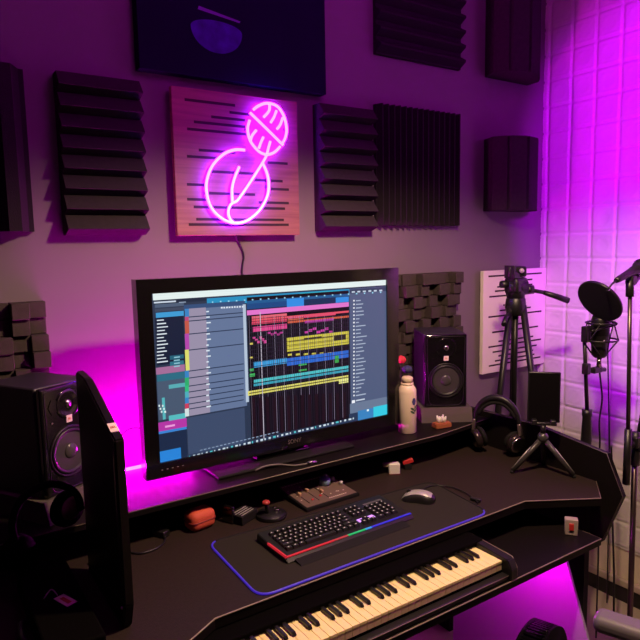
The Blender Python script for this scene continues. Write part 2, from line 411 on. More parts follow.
# slanted panel under the tray, lit by the LED strip
MB().prism([(1.285, .604), (1.12, .16), (1.06, -.02), (1.06, ZF), (1.8, ZF), (1.8, .604)], 'x', 1.868, 1.878).build('under_panel', GREYP, desk)
t = thing('under_desk_led_strip', 'purple LED strip glowing beneath the keyboard tray', 'led strip', (1.80, 1.5, .6))
MB().b2((1.70, 1.22, .590), (1.712, 1.62, .6045)).build('glow_strip', LEDU, t)
o = MB().b2((1.885, 1.062, ZF), (1.893, 1.070, .10)).build('glow_strip', mat('panel_edge_glow', (.7, .3, .8), .4, emit=(1.6, .2, 1.9)), None)  # light caught on the panel's front edge, added as a glowing strip
tag(o, 'short pink glow strip added for light caught on the panel edge beside the chair headrest', 'led strip')
o = MB().b2((.46, 2.186, ZS), (1.32, 2.195, ZS+.009)).build('glow_strip', LED); tag(o, 'long magenta LED strip along the back of the raised shelf behind the screen', 'led strip')
# small box standing on the tray
t = thing('switch_box', 'small pinkish white box with red rocker at the right end of the tray', 'switch', (1.885, 1.255, .6301), radians(-52))
MB().box((0, .008, .029), (.044, .03, .058), None, .003).build('box', mat('dull_white_box', (.38, .30, .27), .6), t, world=False)
MB().box((0, -.0085, .032), (.016, .005, .026), None, .0015).build('rocker', REDP, t, world=False)

# upright black slab on the desk
t = thing('upright_side_panel', 'tall thin black panel standing on the desk before the left speaker, white sticker on top', 'panel', (.39, 1.6, ZD))
slab = [(1.458, ZD), (1.430, .81), (1.432, 1.221), (1.70, 1.322), (1.79, 1.328), (1.79, ZD)]
mb = MB().prism(slab, 'x', .376, .400); bmesh.ops.bevel(mb.bm, geom=list(mb.bm.edges), offset=.004, segments=2, affect='EDGES'); mb.build('panel_board', DESK, t)
MB().tube([(.377, 1.80, .76), (.377, 1.445, .82), (.377, 1.447, 1.205)], .0025, 6).build('edge_piping', mat('dim_edge', (.045, .03, .035), .4), t)
sl = atan2(.101, .268); dn = Vector((0, cos(sl), sin(sl)))
q = Vector((.388, 1.432, 1.221))+dn*.05
rt = Matrix.Rotation(sl, 3, 'X')
st = MB().box(q+Vector((0, -sin(sl), cos(sl)))*.0007, (.020, .036, .0014), rt).build('logo_sticker', BADGE, t)
text('logo_text', 'JBL', .011, BADGET, st, q-Vector(t.location)+Vector((0, -sin(sl), cos(sl)))*.0016, (sl, 0, 0))
MB().ball((.3755, 1.448, .80), .004, 8).build('screw', SILV, t)

# ------------------------------------------------------------ television
tv = thing('television', 'large black television on a low stand showing a music recording program', 'television', (1.147, 2.0, ZS))
mb = MB()
X0, X1, Z0, Z1 = .606, 1.688, .908, 1.565; sx0, sx1, sz0, sz1 = .655, 1.628, .959, 1.518
FY = 1.944
for a, b in (((X0, FY, sz1), (X1, 1.99, Z1)), ((X0, FY, Z0), (X1, 1.99, sz0)), ((X0, FY, sz0), (sx0, 1.99, sz1)), ((sx1, FY, sz0), (X1, 1.99, sz1))): mb.b2(a, b)
mb.m(1)
for i in range(5): mb.box((.66+i*.018, FY-.0004, .935), (.005, .0016, .0016))
mb.build('bezel', [BLKG, SILV], tv)
MB().b2((X0+.02, 1.965, Z0+.02), (X1-.02, 2.03, Z1-.02), .01).b2((.85, 2.03, 1.0), (1.45, 2.06, 1.4), .01).build('rear_housing', BLK, tv)
SCREEN = """6,-1,999,39,e8f6f4 6,42,196,62,1d2a40 11,63,112,83,50607a 196,49,998,94,2492c4 575,54,762,107,2ab4cc 10,89,111,106,404a60 13,112,110,141,3f9ed8 9,141,108,419,17203a 54,371,103,395,27647c 53,407,102,431,2f7288 4,432,105,473,a8709c 6,474,104,515,2e6e86 5,515,106,746,4a5a72 19,614,29,745,58b8c0 45,543,106,567,5ab0b8 40,728,101,759,58c0c4 1,759,103,813,b838a8 -1,813,102,828,3a86d8 0,831,101,999,1c2b48 -1,934,77,1000,2a86dc 111,78,342,113,34507c 114,102,191,751,9c92ac 191,105,337,750,66789c 114,102,129,149,3a86c8 113,149,127,173,c04a7c 112,173,127,250,c85a4a 110,250,125,346,b848b0 108,346,122,472,e0e070 104,472,119,514,3a86c8 103,514,118,563,2fb070 102,563,116,599,30c080 101,599,115,636,50b0c0 100,636,114,672,3a86c8 99,672,113,703,d04060 98,703,113,751,d8e8e8 127,149,336,155,2a3854 127,173,336,179,2a3854 125,251,334,257,2a3854 122,347,332,353,2a3854 119,474,329,480,2a3854 118,516,328,522,2a3854 116,565,327,571,2a3854 115,601,326,607,2a3854 114,638,325,644,2a3854 113,674,324,680,2a3854 113,705,324,711,2a3854 192,124,202,132,dce8f4 191,158,204,166,dce8f4 191,192,207,200,dce8f4 190,226,199,234,dce8f4 189,260,202,268,dce8f4 188,294,205,302,dce8f4 187,328,196,337,dce8f4 186,362,199,371,dce8f4 185,397,202,405,dce8f4 185,431,194,439,dce8f4 184,465,197,474,dce8f4 183,500,200,508,dce8f4 182,534,191,543,dce8f4 181,569,194,578,dce8f4 180,604,197,612,dce8f4 179,638,189,647,dce8f4 178,673,192,682,dce8f4 178,708,195,717,dce8f4 104,760,326,988,3e4d6c 333,101,345,727,b8c8dc 350,59,806,973,0d0a14 350,81,806,100,1f5c94 350,100,517,135,1a4a86 517,87,593,143,3290e8 593,102,742,142,143058 742,102,806,139,3290e8 349,141,806,172,e878d0 368,181,516,197,e86878 368,200,805,213,f05868 520,206,591,219,e86080 591,202,741,222,e85070 519,222,591,232,e87050 367,216,515,235,e84868 519,235,805,248,d86040 371,249,515,281,e84890 369,312,380,325,d84898 378,327,389,341,d84898 387,341,397,357,d84898 397,313,407,330,d84898 406,328,416,346,d84898 414,342,425,362,d84898 432,291,445,304,c83c98 445,303,457,316,c83c98 458,295,470,308,c83c98 470,307,483,320,c83c98 483,299,496,312,c83c98 595,243,731,260,c040a8 594,310,610,327,d040a8 612,302,629,319,d040a8 631,294,647,311,d040a8 649,319,666,336,d040a8 668,311,685,328,d040a8 687,303,704,320,d040a8 706,328,723,345,d040a8 513,344,804,436,d8cc48 521,365,725,375,8a7c20 589,358,672,370,3c3410 521,398,724,405,a89830 730,363,789,402,2c2810 516,451,533,464,d8cc50 551,456,569,469,d8cc50 587,461,606,474,d8cc50 624,466,643,480,d8cc50 661,471,680,485,d8cc50 699,476,719,490,d8cc50 370,474,511,512,3aa0e0 511,480,802,530,2a6cd8 356,349,369,361,e0d060 355,438,367,451,e0d060 353,515,369,534,40b060 352,547,373,567,40c060 563,528,600,541,40c060 563,568,599,579,40b050 733,508,752,557,40b050 368,590,801,609,50c8d0 367,616,801,632,3aa8c0 342,658,800,687,e8e070 346,671,800,677,807828 751,678,800,710,f0f090 356,177,357,976,8a8098 365,178,366,975,3a3048 373,179,374,975,3a3048 382,180,383,974,3a3048 390,181,391,974,8a8098 399,182,400,974,3a3048 408,184,409,973,3a3048 416,185,417,973,3a3048 425,186,426,973,8a8098 434,187,435,972,3a3048 443,188,444,972,3a3048 451,190,453,971,3a3048 460,191,462,971,8a8098 469,192,471,971,3a3048 478,193,480,970,3a3048 487,195,489,970,3a3048 496,196,498,969,8a8098 505,197,507,969,3a3048 515,198,516,969,3a3048 524,200,525,968,3a3048 533,201,534,968,8a8098 542,202,544,967,3a3048 552,203,553,967,3a3048 561,205,562,966,3a3048 570,206,572,966,8a8098 580,207,581,966,3a3048 589,209,591,965,3a3048 599,210,600,965,3a3048 608,211,610,964,8a8098 618,212,619,964,3a3048 628,214,629,963,3a3048 637,215,639,963,3a3048 647,216,648,963,8a8098 657,218,658,962,3a3048 667,219,668,962,3a3048 676,220,678,961,3a3048 686,222,688,961,8a8098 696,223,698,960,3a3048 706,225,708,960,3a3048 716,226,718,959,3a3048 726,227,728,959,8a8098 737,229,738,959,3a3048 747,230,748,958,3a3048 757,232,758,958,3a3048 767,233,769,957,8a8098 778,234,779,957,3a3048 788,236,789,956,3a3048 798,237,800,956,3a3048 357,705,370,980,22101c 386,710,399,979,22101c 416,715,428,978,22101c 445,720,458,977,22101c 476,726,489,976,22101c 506,731,520,976,22101c 538,737,551,975,22101c 569,742,583,974,22101c 601,748,615,973,22101c 634,754,648,972,22101c 667,760,681,971,22101c 701,766,715,970,22101c 735,772,750,969,22101c 769,778,784,968,22101c 401,157,404,991,c8c0d0 359,228,805,231,2c2636 358,255,804,258,2c2636 358,282,804,286,2c2636 357,310,804,313,2c2636 357,337,803,340,2c2636 356,365,803,368,2c2636 356,392,803,395,2c2636 355,420,803,423,2c2636 354,447,802,450,2c2636 354,475,802,478,2c2636 353,502,802,506,2c2636 353,530,801,533,2c2636 352,558,801,561,2c2636 352,585,801,589,2c2636 351,613,801,616,2c2636 350,641,800,644,2c2636 350,669,800,672,2c2636 349,697,800,700,2c2636 809,49,1004,984,525f80 812,53,1004,81,34425e 821,67,837,77,c8d8e8 849,67,864,78,c8d8e8 877,68,893,78,c8d8e8 906,68,921,79,c8d8e8 934,69,950,80,c8d8e8 963,70,979,81,c8d8e8 828,128,835,139,f0f4fa 841,132,866,139,aebcd2 828,154,835,165,f0f4fa 841,158,878,165,aebcd2 827,180,835,190,f0f4fa 841,183,871,191,aebcd2 827,205,834,216,f0f4fa 840,209,880,216,aebcd2 827,231,834,242,f0f4fa 840,235,881,242,aebcd2 827,257,834,268,f0f4fa 840,261,858,268,aebcd2 826,283,834,294,f0f4fa 840,287,855,294,aebcd2 826,309,833,319,f0f4fa 839,313,889,320,aebcd2 826,335,833,345,f0f4fa 839,339,865,346,aebcd2 826,361,833,371,f0f4fa 839,365,864,372,aebcd2 826,387,833,397,f0f4fa 839,391,895,398,aebcd2 825,413,832,423,f0f4fa 838,417,873,424,aebcd2 825,439,832,449,f0f4fa 838,443,888,450,aebcd2 825,465,832,475,f0f4fa 838,469,873,476,aebcd2 825,491,832,502,f0f4fa 838,496,880,503,aebcd2 824,517,831,528,f0f4fa 838,522,859,529,aebcd2 824,543,831,554,f0f4fa 837,548,879,555,aebcd2 824,569,831,580,f0f4fa 837,574,888,581,aebcd2 824,596,831,606,f0f4fa 837,601,874,608,aebcd2 823,622,831,633,f0f4fa 837,627,883,634,aebcd2 823,648,830,659,f0f4fa 836,653,880,661,aebcd2 823,675,830,685,f0f4fa 836,680,854,687,aebcd2 823,701,830,712,f0f4fa 836,706,883,714,aebcd2 822,727,830,738,f0f4fa 836,733,876,740,aebcd2 822,754,829,765,f0f4fa 835,759,863,767,aebcd2 822,780,829,791,f0f4fa 835,786,852,793,aebcd2 822,807,829,818,f0f4fa 835,812,887,820,aebcd2 804,868,1000,970,6c7c98 814,846,830,867,f4f8ff 835,848,881,858,c8d4e4 15,153,39,159,e0eaf4 15,173,46,180,e0eaf4 14,194,52,200,e0eaf4 14,214,41,220,e0eaf4 13,234,47,241,e0eaf4 12,255,36,261,e0eaf4 12,275,43,281,e0eaf4 11,295,49,302,e0eaf4 11,316,38,322,e0eaf4 10,336,44,343,e0eaf4 9,357,33,363,e0eaf4 9,377,40,383,e0eaf4 8,397,46,404,e0eaf4 68,380,89,387,90c8d8 67,398,88,405,90c8d8 67,416,88,423,90c8d8 66,434,87,441,90c8d8 6,652,11,664,e0f0f0 9,671,15,683,e0f0f0 13,690,18,702,e0f0f0 18,656,23,668,e0f0f0 22,675,27,687,e0f0f0 25,694,31,706,e0f0f0 25,784,60,796,f0a0e0 8,48,84,57,d0dcec 94,58,119,64,90a0b8 98,988,796,1028,2a3a58 798,940,844,1012,2a3a58 105,997,109,1007,58c8d0 120,996,128,1007,d4e4f0 136,996,146,1006,d4e4f0 152,995,156,1006,d4e4f0 168,994,175,1005,d4e4f0 184,994,194,1005,58c8d0 200,993,204,1004,d4e4f0 216,993,224,1004,d4e4f0 233,992,244,1003,d4e4f0 249,992,254,1003,d4e4f0 266,991,274,1002,58c8d0 283,991,294,1002,d4e4f0 300,990,304,1001,d4e4f0 317,990,325,1001,d4e4f0 334,989,346,1000,d4e4f0 351,988,356,1000,58c8d0 369,988,377,999,d4e4f0 387,987,398,999,d4e4f0 404,987,410,998,d4e4f0 422,986,431,997,d4e4f0 441,985,453,997,58c8d0 459,985,464,996,d4e4f0 477,984,486,996,d4e4f0 496,984,508,995,d4e4f0 515,983,520,995,d4e4f0 534,982,543,994,58c8d0 553,982,566,993,d4e4f0 572,981,578,993,d4e4f0 591,980,601,992,d4e4f0 611,980,624,992,d4e4f0 631,979,636,991,58c8d0 651,978,660,990,d4e4f0 671,978,684,990,d4e4f0 691,977,697,989,d4e4f0 712,976,722,989,d4e4f0 732,976,746,988,58c8d0 753,975,759,987,d4e4f0 774,974,784,987,d4e4f0 796,974,810,986,d4e4f0 817,973,823,985,d4e4f0 146,974,156,979,8ea2c0 161,973,171,979,8ea2c0 177,972,186,978,8ea2c0 192,972,202,977,8ea2c0 207,971,217,977,8ea2c0 223,970,233,976,8ea2c0 239,969,248,975,8ea2c0 254,969,264,975,8ea2c0 270,968,280,974,8ea2c0 286,967,296,973,8ea2c0 303,967,313,972,8ea2c0 319,966,329,972,8ea2c0 335,965,346,971,8ea2c0 352,964,362,970,8ea2c0 369,964,379,970,8ea2c0 385,963,396,969,8ea2c0 402,962,413,968,8ea2c0 419,961,430,967,8ea2c0 437,960,448,966,8ea2c0 454,960,465,966,8ea2c0 844,931,926,1008,3c86c4 926,925,1001,1007,38d0e8 891,934,902,948,e8fbff 214,69,219,77,9ad8f0 244,69,250,77,9ad8f0 275,70,281,78,9ad8f0 306,71,312,79,9ad8f0 338,71,344,79,9ad8f0 370,72,376,80,9ad8f0 403,72,409,81,9ad8f0 436,73,442,81,9ad8f0 470,74,476,82,9ad8f0 505,74,511,83,9ad8f0 540,75,546,84,9ad8f0 575,76,581,84,9ad8f0 611,76,618,85,9ad8f0 648,77,654,86,9ad8f0 685,78,692,87,9ad8f0 723,79,730,87,9ad8f0 762,79,769,88,9ad8f0 801,80,808,89,9ad8f0 841,81,849,90,9ad8f0 882,82,889,91,9ad8f0 924,82,931,92,9ad8f0 966,83,974,93,9ad8f0 247,106,254,116,dfe8f4 257,107,263,117,dfe8f4 267,107,274,117,dfe8f4 277,108,284,117,dfe8f4 288,108,294,118,dfe8f4 298,108,304,118,dfe8f4 308,109,314,119,dfe8f4 318,109,325,119,dfe8f4 329,110,335,120,dfe8f4"""
cs = sorted(set(s.split(',')[4] for s in SCREEN.split()))
mb = MB(); W, H = sx1-sx0, sz1-sz0
mb.faces([(sx0, 1.952, sz0), (sx1, 1.952, sz0), (sx1, 1.952, sz1), (sx0, 1.952, sz1)], [(0, 1, 2, 3)])
pool = {}
for k, s in enumerate(SCREEN.split()):
    a, b, c, d, h = s.split(','); a, b, c, d = [min(1000, max(0, int(q)))/1000 for q in (a, b, c, d)]
    y = 1.9518-.0000035*k; mb.m(1+cs.index(h))
    mb.faces([(sx0+a*W, y, sz1-d*H), (sx0+c*W, y, sz1-d*H), (sx0+c*W, y, sz1-b*H), (sx0+a*W, y, sz1-b*H)], [(0, 1, 2, 3)])
scm = [mat('screen_'+h, (0, 0, 0), .35, emit=h, es=.95) for h in ['2c3850']+cs]
mb.build('screen', scm, tv)
text('maker_name', 'SONY', .022, mat('dim_silver', (.13, .105, .10), .5), tv, Vector((1.172, FY-.0006, .934))-Vector(tv.location), (pi/2, 0, 0), .0004)
MB().b2((1.03, 1.975, ZS+.02), (1.235, 2.02, .93), .006).build('stand_neck', BLKG, tv)
MB().b2((.84, 1.90, ZS), (1.42, 2.13, ZS+.012), .005).build('stand_base', BLKM, tv)
MB().b2((1.02, 1.96, ZS+.01), (1.25, 2.06, ZS+.024), .005).build('stand_foot', BLKG, tv)

# ------------------------------------------------------------ monitor speakers
def speaker(loc, rz, label, cabm):
    t = thing('monitor_speaker', label, 'speaker', loc, rz, 'black monitor speakers'); w_, d_, h_ = .192, .24, .330
    K = dict(world=False)
    MB().box((0, d_/2+.012, h_/2), (w_, d_-.02, h_), None, .006).build('cabinet', cabm, t, **K)
    mb = MB(); mb.box((0, .008, h_/2), (w_-.002, .022, h_-.002), None, .007, 3)
    mb.build('baffle', BLKG, t, **K)
    mb = MB()
    pts = []
    for cx, cz, a0 in ((w_/2-.022, h_-.022, 0), (-w_/2+.022, h_-.022, pi/2), (-w_/2+.05, .04, pi), (w_/2-.05, .04, 1.5*pi)):
        rr = .012 if cz > .1 else .035
        for k in range(7): pts.append((cx+rr*cos(a0+k*pi/12)*.9, -.0035, cz+rr*sin(a0+k*pi/12)*.9))
    mb.tube(pts, .0016, 6, closed=True); mb.build('baffle_rim', DARKM, t, **K)
    # tweeter with waveguide
    mb = MB().lathe([(.046, -.0035), (.044, -.006), (.034, -.004), (.022, -.0035), (.014, -.0032)], (0, 0, .268), 'y', 32)
    tw = mb.build('tweeter', BLKG, t, **K)
    MB().ball((0, -.004, .268), .012, 14, (1, .5, 1)).build('dome', CHROME, tw, **K)
    for sx in (-1, 1): MB().prism([(sx*.018, .262), (sx*.06, .245), (sx*.072, .268), (sx*.06, .291), (sx*.018, .276)], 'y', -.0055, -.002).build('waveguide', BLKG, tw, **K)
    # woofer
    cz = .122
    MB().lathe([(.079, -.003), (.079, -.0065), (.074, -.008), (.071, -.0035)], (0, 0, cz), 'y', 40).build('woofer_ring', DARKM, t, **K)
    wf = MB().lathe([(.072, -.0035), (.068, -.009), (.062, -.009), (.058, -.004), (.04, -.0036), (.0, -.0034)], (0, 0, cz), 'y', 40).build('woofer_cone', BLK, t, **K)
    MB().lathe([(.058, -.0042), (.03, -.0038)], (0, 0, cz), 'y', 40).build('cone_paper', mat('cone_grey', (.05, .045, .045), .3), wf, **K)
    MB().ball((0, -.0035, cz), .024, 18, (1, .35, 1)).build('dust_cap', mat('cap_grey', (.06, .055, .055), .2), wf, **K)
    bd = MB().box((0, -.0045, .222), (.021, .004, .021)).build('logo_badge', BADGE, t, **K)
    text('logo_text', 'JBL', .0095, BADGET, bd, (0, -.0068, .222), (pi/2, 0, 0), .0003)
    for sx in (-1, 1): MB().cyl((sx*.062, -.0035, .222 if sx < 0 else .06), (sx*.062, -.006, .222 if sx < 0 else .06), .003, n=10).build('indicator_light', CHROME, t, **K)
    MB().box((0, d_+.003, .1), (.12, .006, .14)).build('rear_plate', BLKM, t, **K)
    return t
speaker((1.972, 1.955, .9325), radians(-31), 'black monitor speaker on grey foam pad right of the television', PURPLE_PL)
speaker((.380, 1.950, .936), radians(30), 'black monitor speaker at the left edge partly hidden by the upright panel', PURPLE_PL)
def pad(loc, rz, h, label):
    mb = MB().prism([(-.03, 0), (.25, 0), (.25, h), (-.012, h)], 'x', -.115, .115)
    o = mb.build('isolation_pad', GREYF, None, world=False, loc=loc); o.rotation_euler = (0, 0, rz)
    return tag(o, label, 'speaker pad', 'foam pads under the speakers')
pad((1.972, 1.955, ZS), radians(-31), .0615, 'brownish grey foam pad under the right monitor speaker')
pad((.380, 1.950, ZS), radians(30), .0655, 'dark foam pad under the left monitor speaker')

# ------------------------------------------------------------ things on the raised shelf
bt = thing('water_bottle', 'cream water bottle with a dark blue flower print beside the television', 'bottle', (1.726, 1.935, ZS))
K = dict(world=False)
MB().lathe([(.0, 0), (.036, 0), (.0385, .003), (.0385, .172), (.037, .186), (.030, .197), (.026, .203), (.0, .203)], n=40).build('body', BOTTLE, bt, **K)
MB().lathe([(.026, .203), (.0265, .205), (.0265, .213), (.0, .213)], n=32).lathe([(.024, .213), (.0235, .233), (.019, .238), (.0, .239)], n=32).build('cap', mat('cream_cap', (.72, .58, .42), .45), bt, **K)
def on_cyl(u, z, r=.0388):
    a = radians(-135+38)+u/.0385; return (r*cos(a), r*sin(a), z)
mb = MB()
def blob(u, z, pts, mi, off=0):
    mb.m(mi); n = len(pts); mb.faces([on_cyl(u, z, .0389+off)]+[on_cyl(u+a, z+b, .0389+off) for a, b in pts], [(0, i+1, (i+1) % n+1) for i in range(n)])
for k in range(6): 
    a = k*pi/3; blob(.008+.0055*cos(a), .137+.008*sin(a), [(.006*cos(b), .008*sin(b)) for b in [2*pi*i/12 for i in range(12)]], 0, .0001*k)
blob(.010, .107, [(-.001, -.022), (.001, -.022), (.003, .02), (.001, .022)], 1)
for s_, zz in ((-1, .105), (-1, .092), (1, .100), (1, .113)):
    blob(.010+s_*.009, zz, [(.011*cos(b)*1, .0055*sin(b)+s_*.5*.011*cos(b)) for b in [2*pi*i/12 for i in range(12)]], 1, .0001)
mb.build('flower_print', [FLW, LEAFP], bt, **K)
def rose(name, loc, r, h, mt, label):
    t = thing(name, label, 'artificial flower', loc, 0, 'artificial roses behind the bottle')
    MB().tube(curve([(0, 0, 0), (.004, .002, h*.5), (0, 0, h-r)]), .0022, 6).build('stem', STEM, t, **K)
    mb = MB()
    for ring, (n, rr, zz) in enumerate(((5, r, 0), (4, r*.75, r*.12), (3, r*.45, r*.25))):
        for k in range(n):
            a = 2*pi*k/n+ring*.6; c = Vector((cos(a)*rr*.42, sin(a)*rr*.42, h+zz-r*.2))
            mb.ball(c, rr*.62, 10, (.95, .95, 1.0))
    mb.ball((0, 0, h+r*.2), r*.4, 10)
    mb.build('blossom', mt, t, **K)
    for s_ in (-1, 1): MB().ball((s_*.014, 0, h*.5), .012, 8, (1.1, .35, .5)).build('leaf', STEM, t, **K)
rose('artificial_rose', (1.775, 2.03, ZS), .024, .295, ROSE, 'red artificial rose behind the cream bottle, upper of the red pair')
rose('artificial_rose', (1.755, 2.055, ZS), .022, .262, ROSE, 'red artificial rose next to the television edge, lower of the red pair')
rose('artificial_rose', (1.785, 2.00, ZS), .024, .255, ROSEB, 'dark blue artificial rose just above the cream bottle cap')
t = thing('figurine', 'tiny pale crown shaped figure on an orange brown block before the speaker pad', 'figurine', (1.885, 1.893, ZS), radians(-12))
mb = MB().prism([(-.022, 0), (.022, 0), (.022, .014), (.014, .024), (-.022, .022)], 'x', -.038, .038); bmesh.ops.bevel(mb.bm, geom=list(mb.bm.edges), offset=.003, segments=2, affect='EDGES')
mb.build('base', BROWN, t, **K)
mb = MB()
for k in range(7): 
    a = k*2*pi/7; mb.tube([(.018*cos(a), .009*sin(a), .021), (.021*cos(a), .011*sin(a), .046+.006*(k % 2))], [.006, .0035], 8)
mb.ball((0, 0, .034), .014, 10, (1.1, .7, 1)); mb.build('crown', WHT, t, **K)
o = MB().tube(curve([(.98, 1.90, ZS+.004), (1.02, 1.90, ZS+.012), (1.07, 1.885, ZS+.012), (1.12, 1.862, ZS+.004), (1.165, 1.848, ZS+.005)]), .0035, 8).build('audio_cable', mat('grey_cable', (.12, .10, .09), .5)); tag(o, 'dark grey cable lying on the shelf under the television', 'cable')
o = MB().cyl((1.165, 1.848, ZS+.007), (1.20, 1.842, ZS+.007), .0065, n=12).build('cable_plug', CHROME); tag(o, 'small metal plug at the end of the grey cable on the shelf', 'plug')
o = MB().tube(curve([(.56, 2.19, .965), (.607, 2.24, .982), (.653, 2.23, 1.010), (.70, 2.12, 1.022), (.74, 2.05, 1.03)]), .0035, 8).build('television_cable', BLK); tag(o, 'black cable curving out from behind the left edge of the television', 'cable')

# ------------------------------------------------------------ desk mat, computer keyboard, mouse
def rrect(c, r, n=6):
    out = []; k = len(c)
    for i in range(k):
        p = Vector(c[i]); a = (Vector(c[i-1])-p).normalized(); b = (Vector(c[(i+1) % k])-p).normalized()
        for j in range(n+1):
            t_ = j/n; out.append(tuple(p+a*r*(1-t_)**2+b*r*t_**2))
    return out
matc = rrect([(.712, 1.378), (1.600, 1.378), (1.640, 1.700), (.726, 1.745)], .05)
t = thing('desk_mat', 'large charcoal cloth desk mat with glowing blue edge under keyboard and mouse', 'desk mat', (1.16, 1.56, ZD))
MB().prism(matc, 'z', ZD, ZD+.004).build('cloth', MATF, t)
k0 = 7*3; ring = [(x, y, ZD+.0035) for x, y in matc]
MB().tube(ring[k0+2:]+ring[:12], .0034, 8).build('glowing_edge', LEDP, t)
MB().tube(ring[11:k0+3], .003, 8).build('dark_edge', BLKM, t)

kb = thing('computer_keyboard', 'black gaming keyboard with red, green and blue light along its front edge', 'keyboard', (1.108, 1.582, ZD+.0041), radians(1.2))
mb = MB()
hw, hd = .25, .085
mb.prism([(-hd-.012, .002), (-hd, .014), (hd, .026), (hd+.004, .002)], 'x', -hw, hw)
bmesh.ops.bevel(mb.bm, geom=list(mb.bm.edges), offset=.002, segments=2, affect='EDGES')
mb.build('case', BLK, kb, **K)
slope = atan2(.012, 2*hd)
def kz(y): return .014+(y+hd)/(2*hd)*.012
# glowing light bar
mb = MB()
bars = [(-.245, -.03, 0), (-.03, .03, 1), (.03, .06, 1), (.065, .245, 2)]
for a, b, i in [(-.245, -.075, 0), (-.075, -.02, 3), (-.02, .05, 1), (.05, .075, 4), (.075, .246, 2)]:
    mb.m(i).b2((a, -hd-.001, kz(-hd)+.0005), (b, -hd+.006, kz(-hd)+.003))
mb.m(0).b2((-hw-.0012, -hd, .014), (-hw+.004, .02, .021))
mb.build('light_bar', [mat('red_glow', (.3, .02, .02), .4, emit=(1.0, .03, .06), es=.4), mat('green_glow', (.02, .3, .1), .4, emit=(.02, .75, .22), es=.4), mat('blue_glow', (.03, .03, .4), .4, emit=(.05, .03, 1.0), es=.4), mat('pinkred_glow', (.3, .02, .02), .4, emit=(.55, .08, .09), es=.4), mat('teal_glow', (.02, .2, .3), .4, emit=(.04, .25, .7), es=.8)], kb, **K)
LEG = mat('key_legend', (.4, .35, .3), .5, emit=(.30, .26, .24), es=.6)
def keycap(wd):
    mb = MB(); d = .0135
    mb.faces([(-wd/2, -d/2-.0015, 0), (wd/2, -d/2-.0015, 0), (wd/2, d/2+.0015, 0), (-wd/2, d/2+.0015, 0), (-wd/2+.002, -d/2+.001, .008), (wd/2-.002, -d/2+.001, .008), (wd/2-.002, d/2-.001, .008), (-wd/2+.002, d/2-.001, .008)],
      [(0, 1, 5, 4), (1, 2, 6, 5), (2, 3, 7, 6), (3, 0, 4, 7), (4, 5, 6, 7)])
    mb.m(1); mb.faces([(-.0026, -.002, .0082), (.0016, -.002, .0082), (.0016, .0028, .0082), (-.0026, .0028, .0082)], [(0, 1, 2, 3)])
    return mb
KP = {}
def addkey(x, y, wd):
    key = round(wd, 3)
    if key not in KP:
        o = keycap(wd).build('key', [mat('key_black', (.012, .011, .011), .45), LEG], kb, world=False, fix=False); KP[key] = o
    else:
        o = KP[key].copy(); COL.objects.link(o); o.parent = kb
    o.location = (x, y, kz(y)+.0006); o.rotation_euler = (slope, 0, 0)
u = .0186
rows = [(.064, [1]*13), (.041, [1]*13+[2]), (.0225, [1.5]+[1]*12+[1.5]), (.004, [1.75]+[1]*11+[2.25]), (-.0145, [2.25]+[1]*10+[2.75]), (-.033+-.001, [1.25]*3+[6.25]+[1.25]*4)]
for y, ws_ in rows:
    y = y+.002; x = -.228; sc_ = 15*u/(sum(ws_)*u) if len(ws_) > 13 or y < .05 else 15/13
    for k in ws_:
        addkey(x+k*sc_*u/2, y-.016, k*sc_*u-.002 if sc_ < 1.05 else u-.002); x += k*sc_*u
for y in (.050, .027, .0085):
    for i in range(3): addkey(.075+i*u, y, u-.002)
for dx, y in ((1, -.0285), (0, -.047), (1, -.047), (2, -.047)): addkey(.075+dx*u, y, u-.002)
for y in (.027, .0085, -.010, -.0285):
    for i in range(4): addkey(.146+i*u*1.18, y, u-.002)
for i in range(3): addkey(.146+i*u*1.5, -.047, u*1.2)
PG = mat('violet_key_glow', (.3, .15, .4), .4, emit=(.62, .28, .9), es=1.1)
mb = MB()
for a, b in (((.064, -.021), (.130, -.0185)), ((.064, -.037), (.072, -.019)), ((.112, -.037), (.130, -.019))): mb.b2((a[0], a[1], kz(a[1])), (b[0], b[1], kz(b[1])+.0015))
mb.build('arrow_key_glow', PG, kb, **K)
mb = MB(); mb.b2((.15, .046, kz(.05)), (.23, .058, kz(.05)+.001)); mb.build('status_panel', mat('status_grey', (.10, .09, .09), .4), kb, **K)
MB().prism([(-hd-.045, 0), (-hd-.012, .001), (-hd-.010, .008), (-hd-.042, .003)], 'x', -.225, .20).build('wrist_ledge', BLKM, kb, **K)

ms = thing('computer_mouse', 'black and silver computer mouse at the right end of the desk mat', 'mouse', (1.475, 1.596, ZD+.0041), radians(127))
def shell(x0, x1, off, t0=0, t1=pi):
    mb = MB(); nx, ny_ = 16, 12; vs, fs = [], []
    for i in range(nx+1):
        for j in range(ny_+1):
            X = x0+(x1-x0)*i/nx; T = t0+(t1-t0)*j/ny_
            wd = .033*(1-abs(X/.062)**3)**.5*(1-.12*cos(X*50)) if abs(X) < .0619 else .002
            hh = .038*(max(0, 1-((X+.008)/.066)**2))**.6
            vs.append((X, -(wd+off)*cos(T), max(0, (hh+off)*sin(T)**.8)))
    for i in range(nx):
        for j in range(ny_):
            k = i*(ny_+1)+j; fs.append((k, k+1, k+ny_+2, k+ny_+1))
    mb.faces(vs, fs, True); return mb
shell(-.0605, .0605, 0).build('body', BLK, ms, world=False)
shell(-.050, .060, .0013, .30*pi, .74*pi).build('palm_rest', SILV, ms, world=False)
MB().cyl((.034, -.004, .0305), (.034, .004, .0305), .008, n=14).build('scroll_wheel', RUB, ms, world=False)
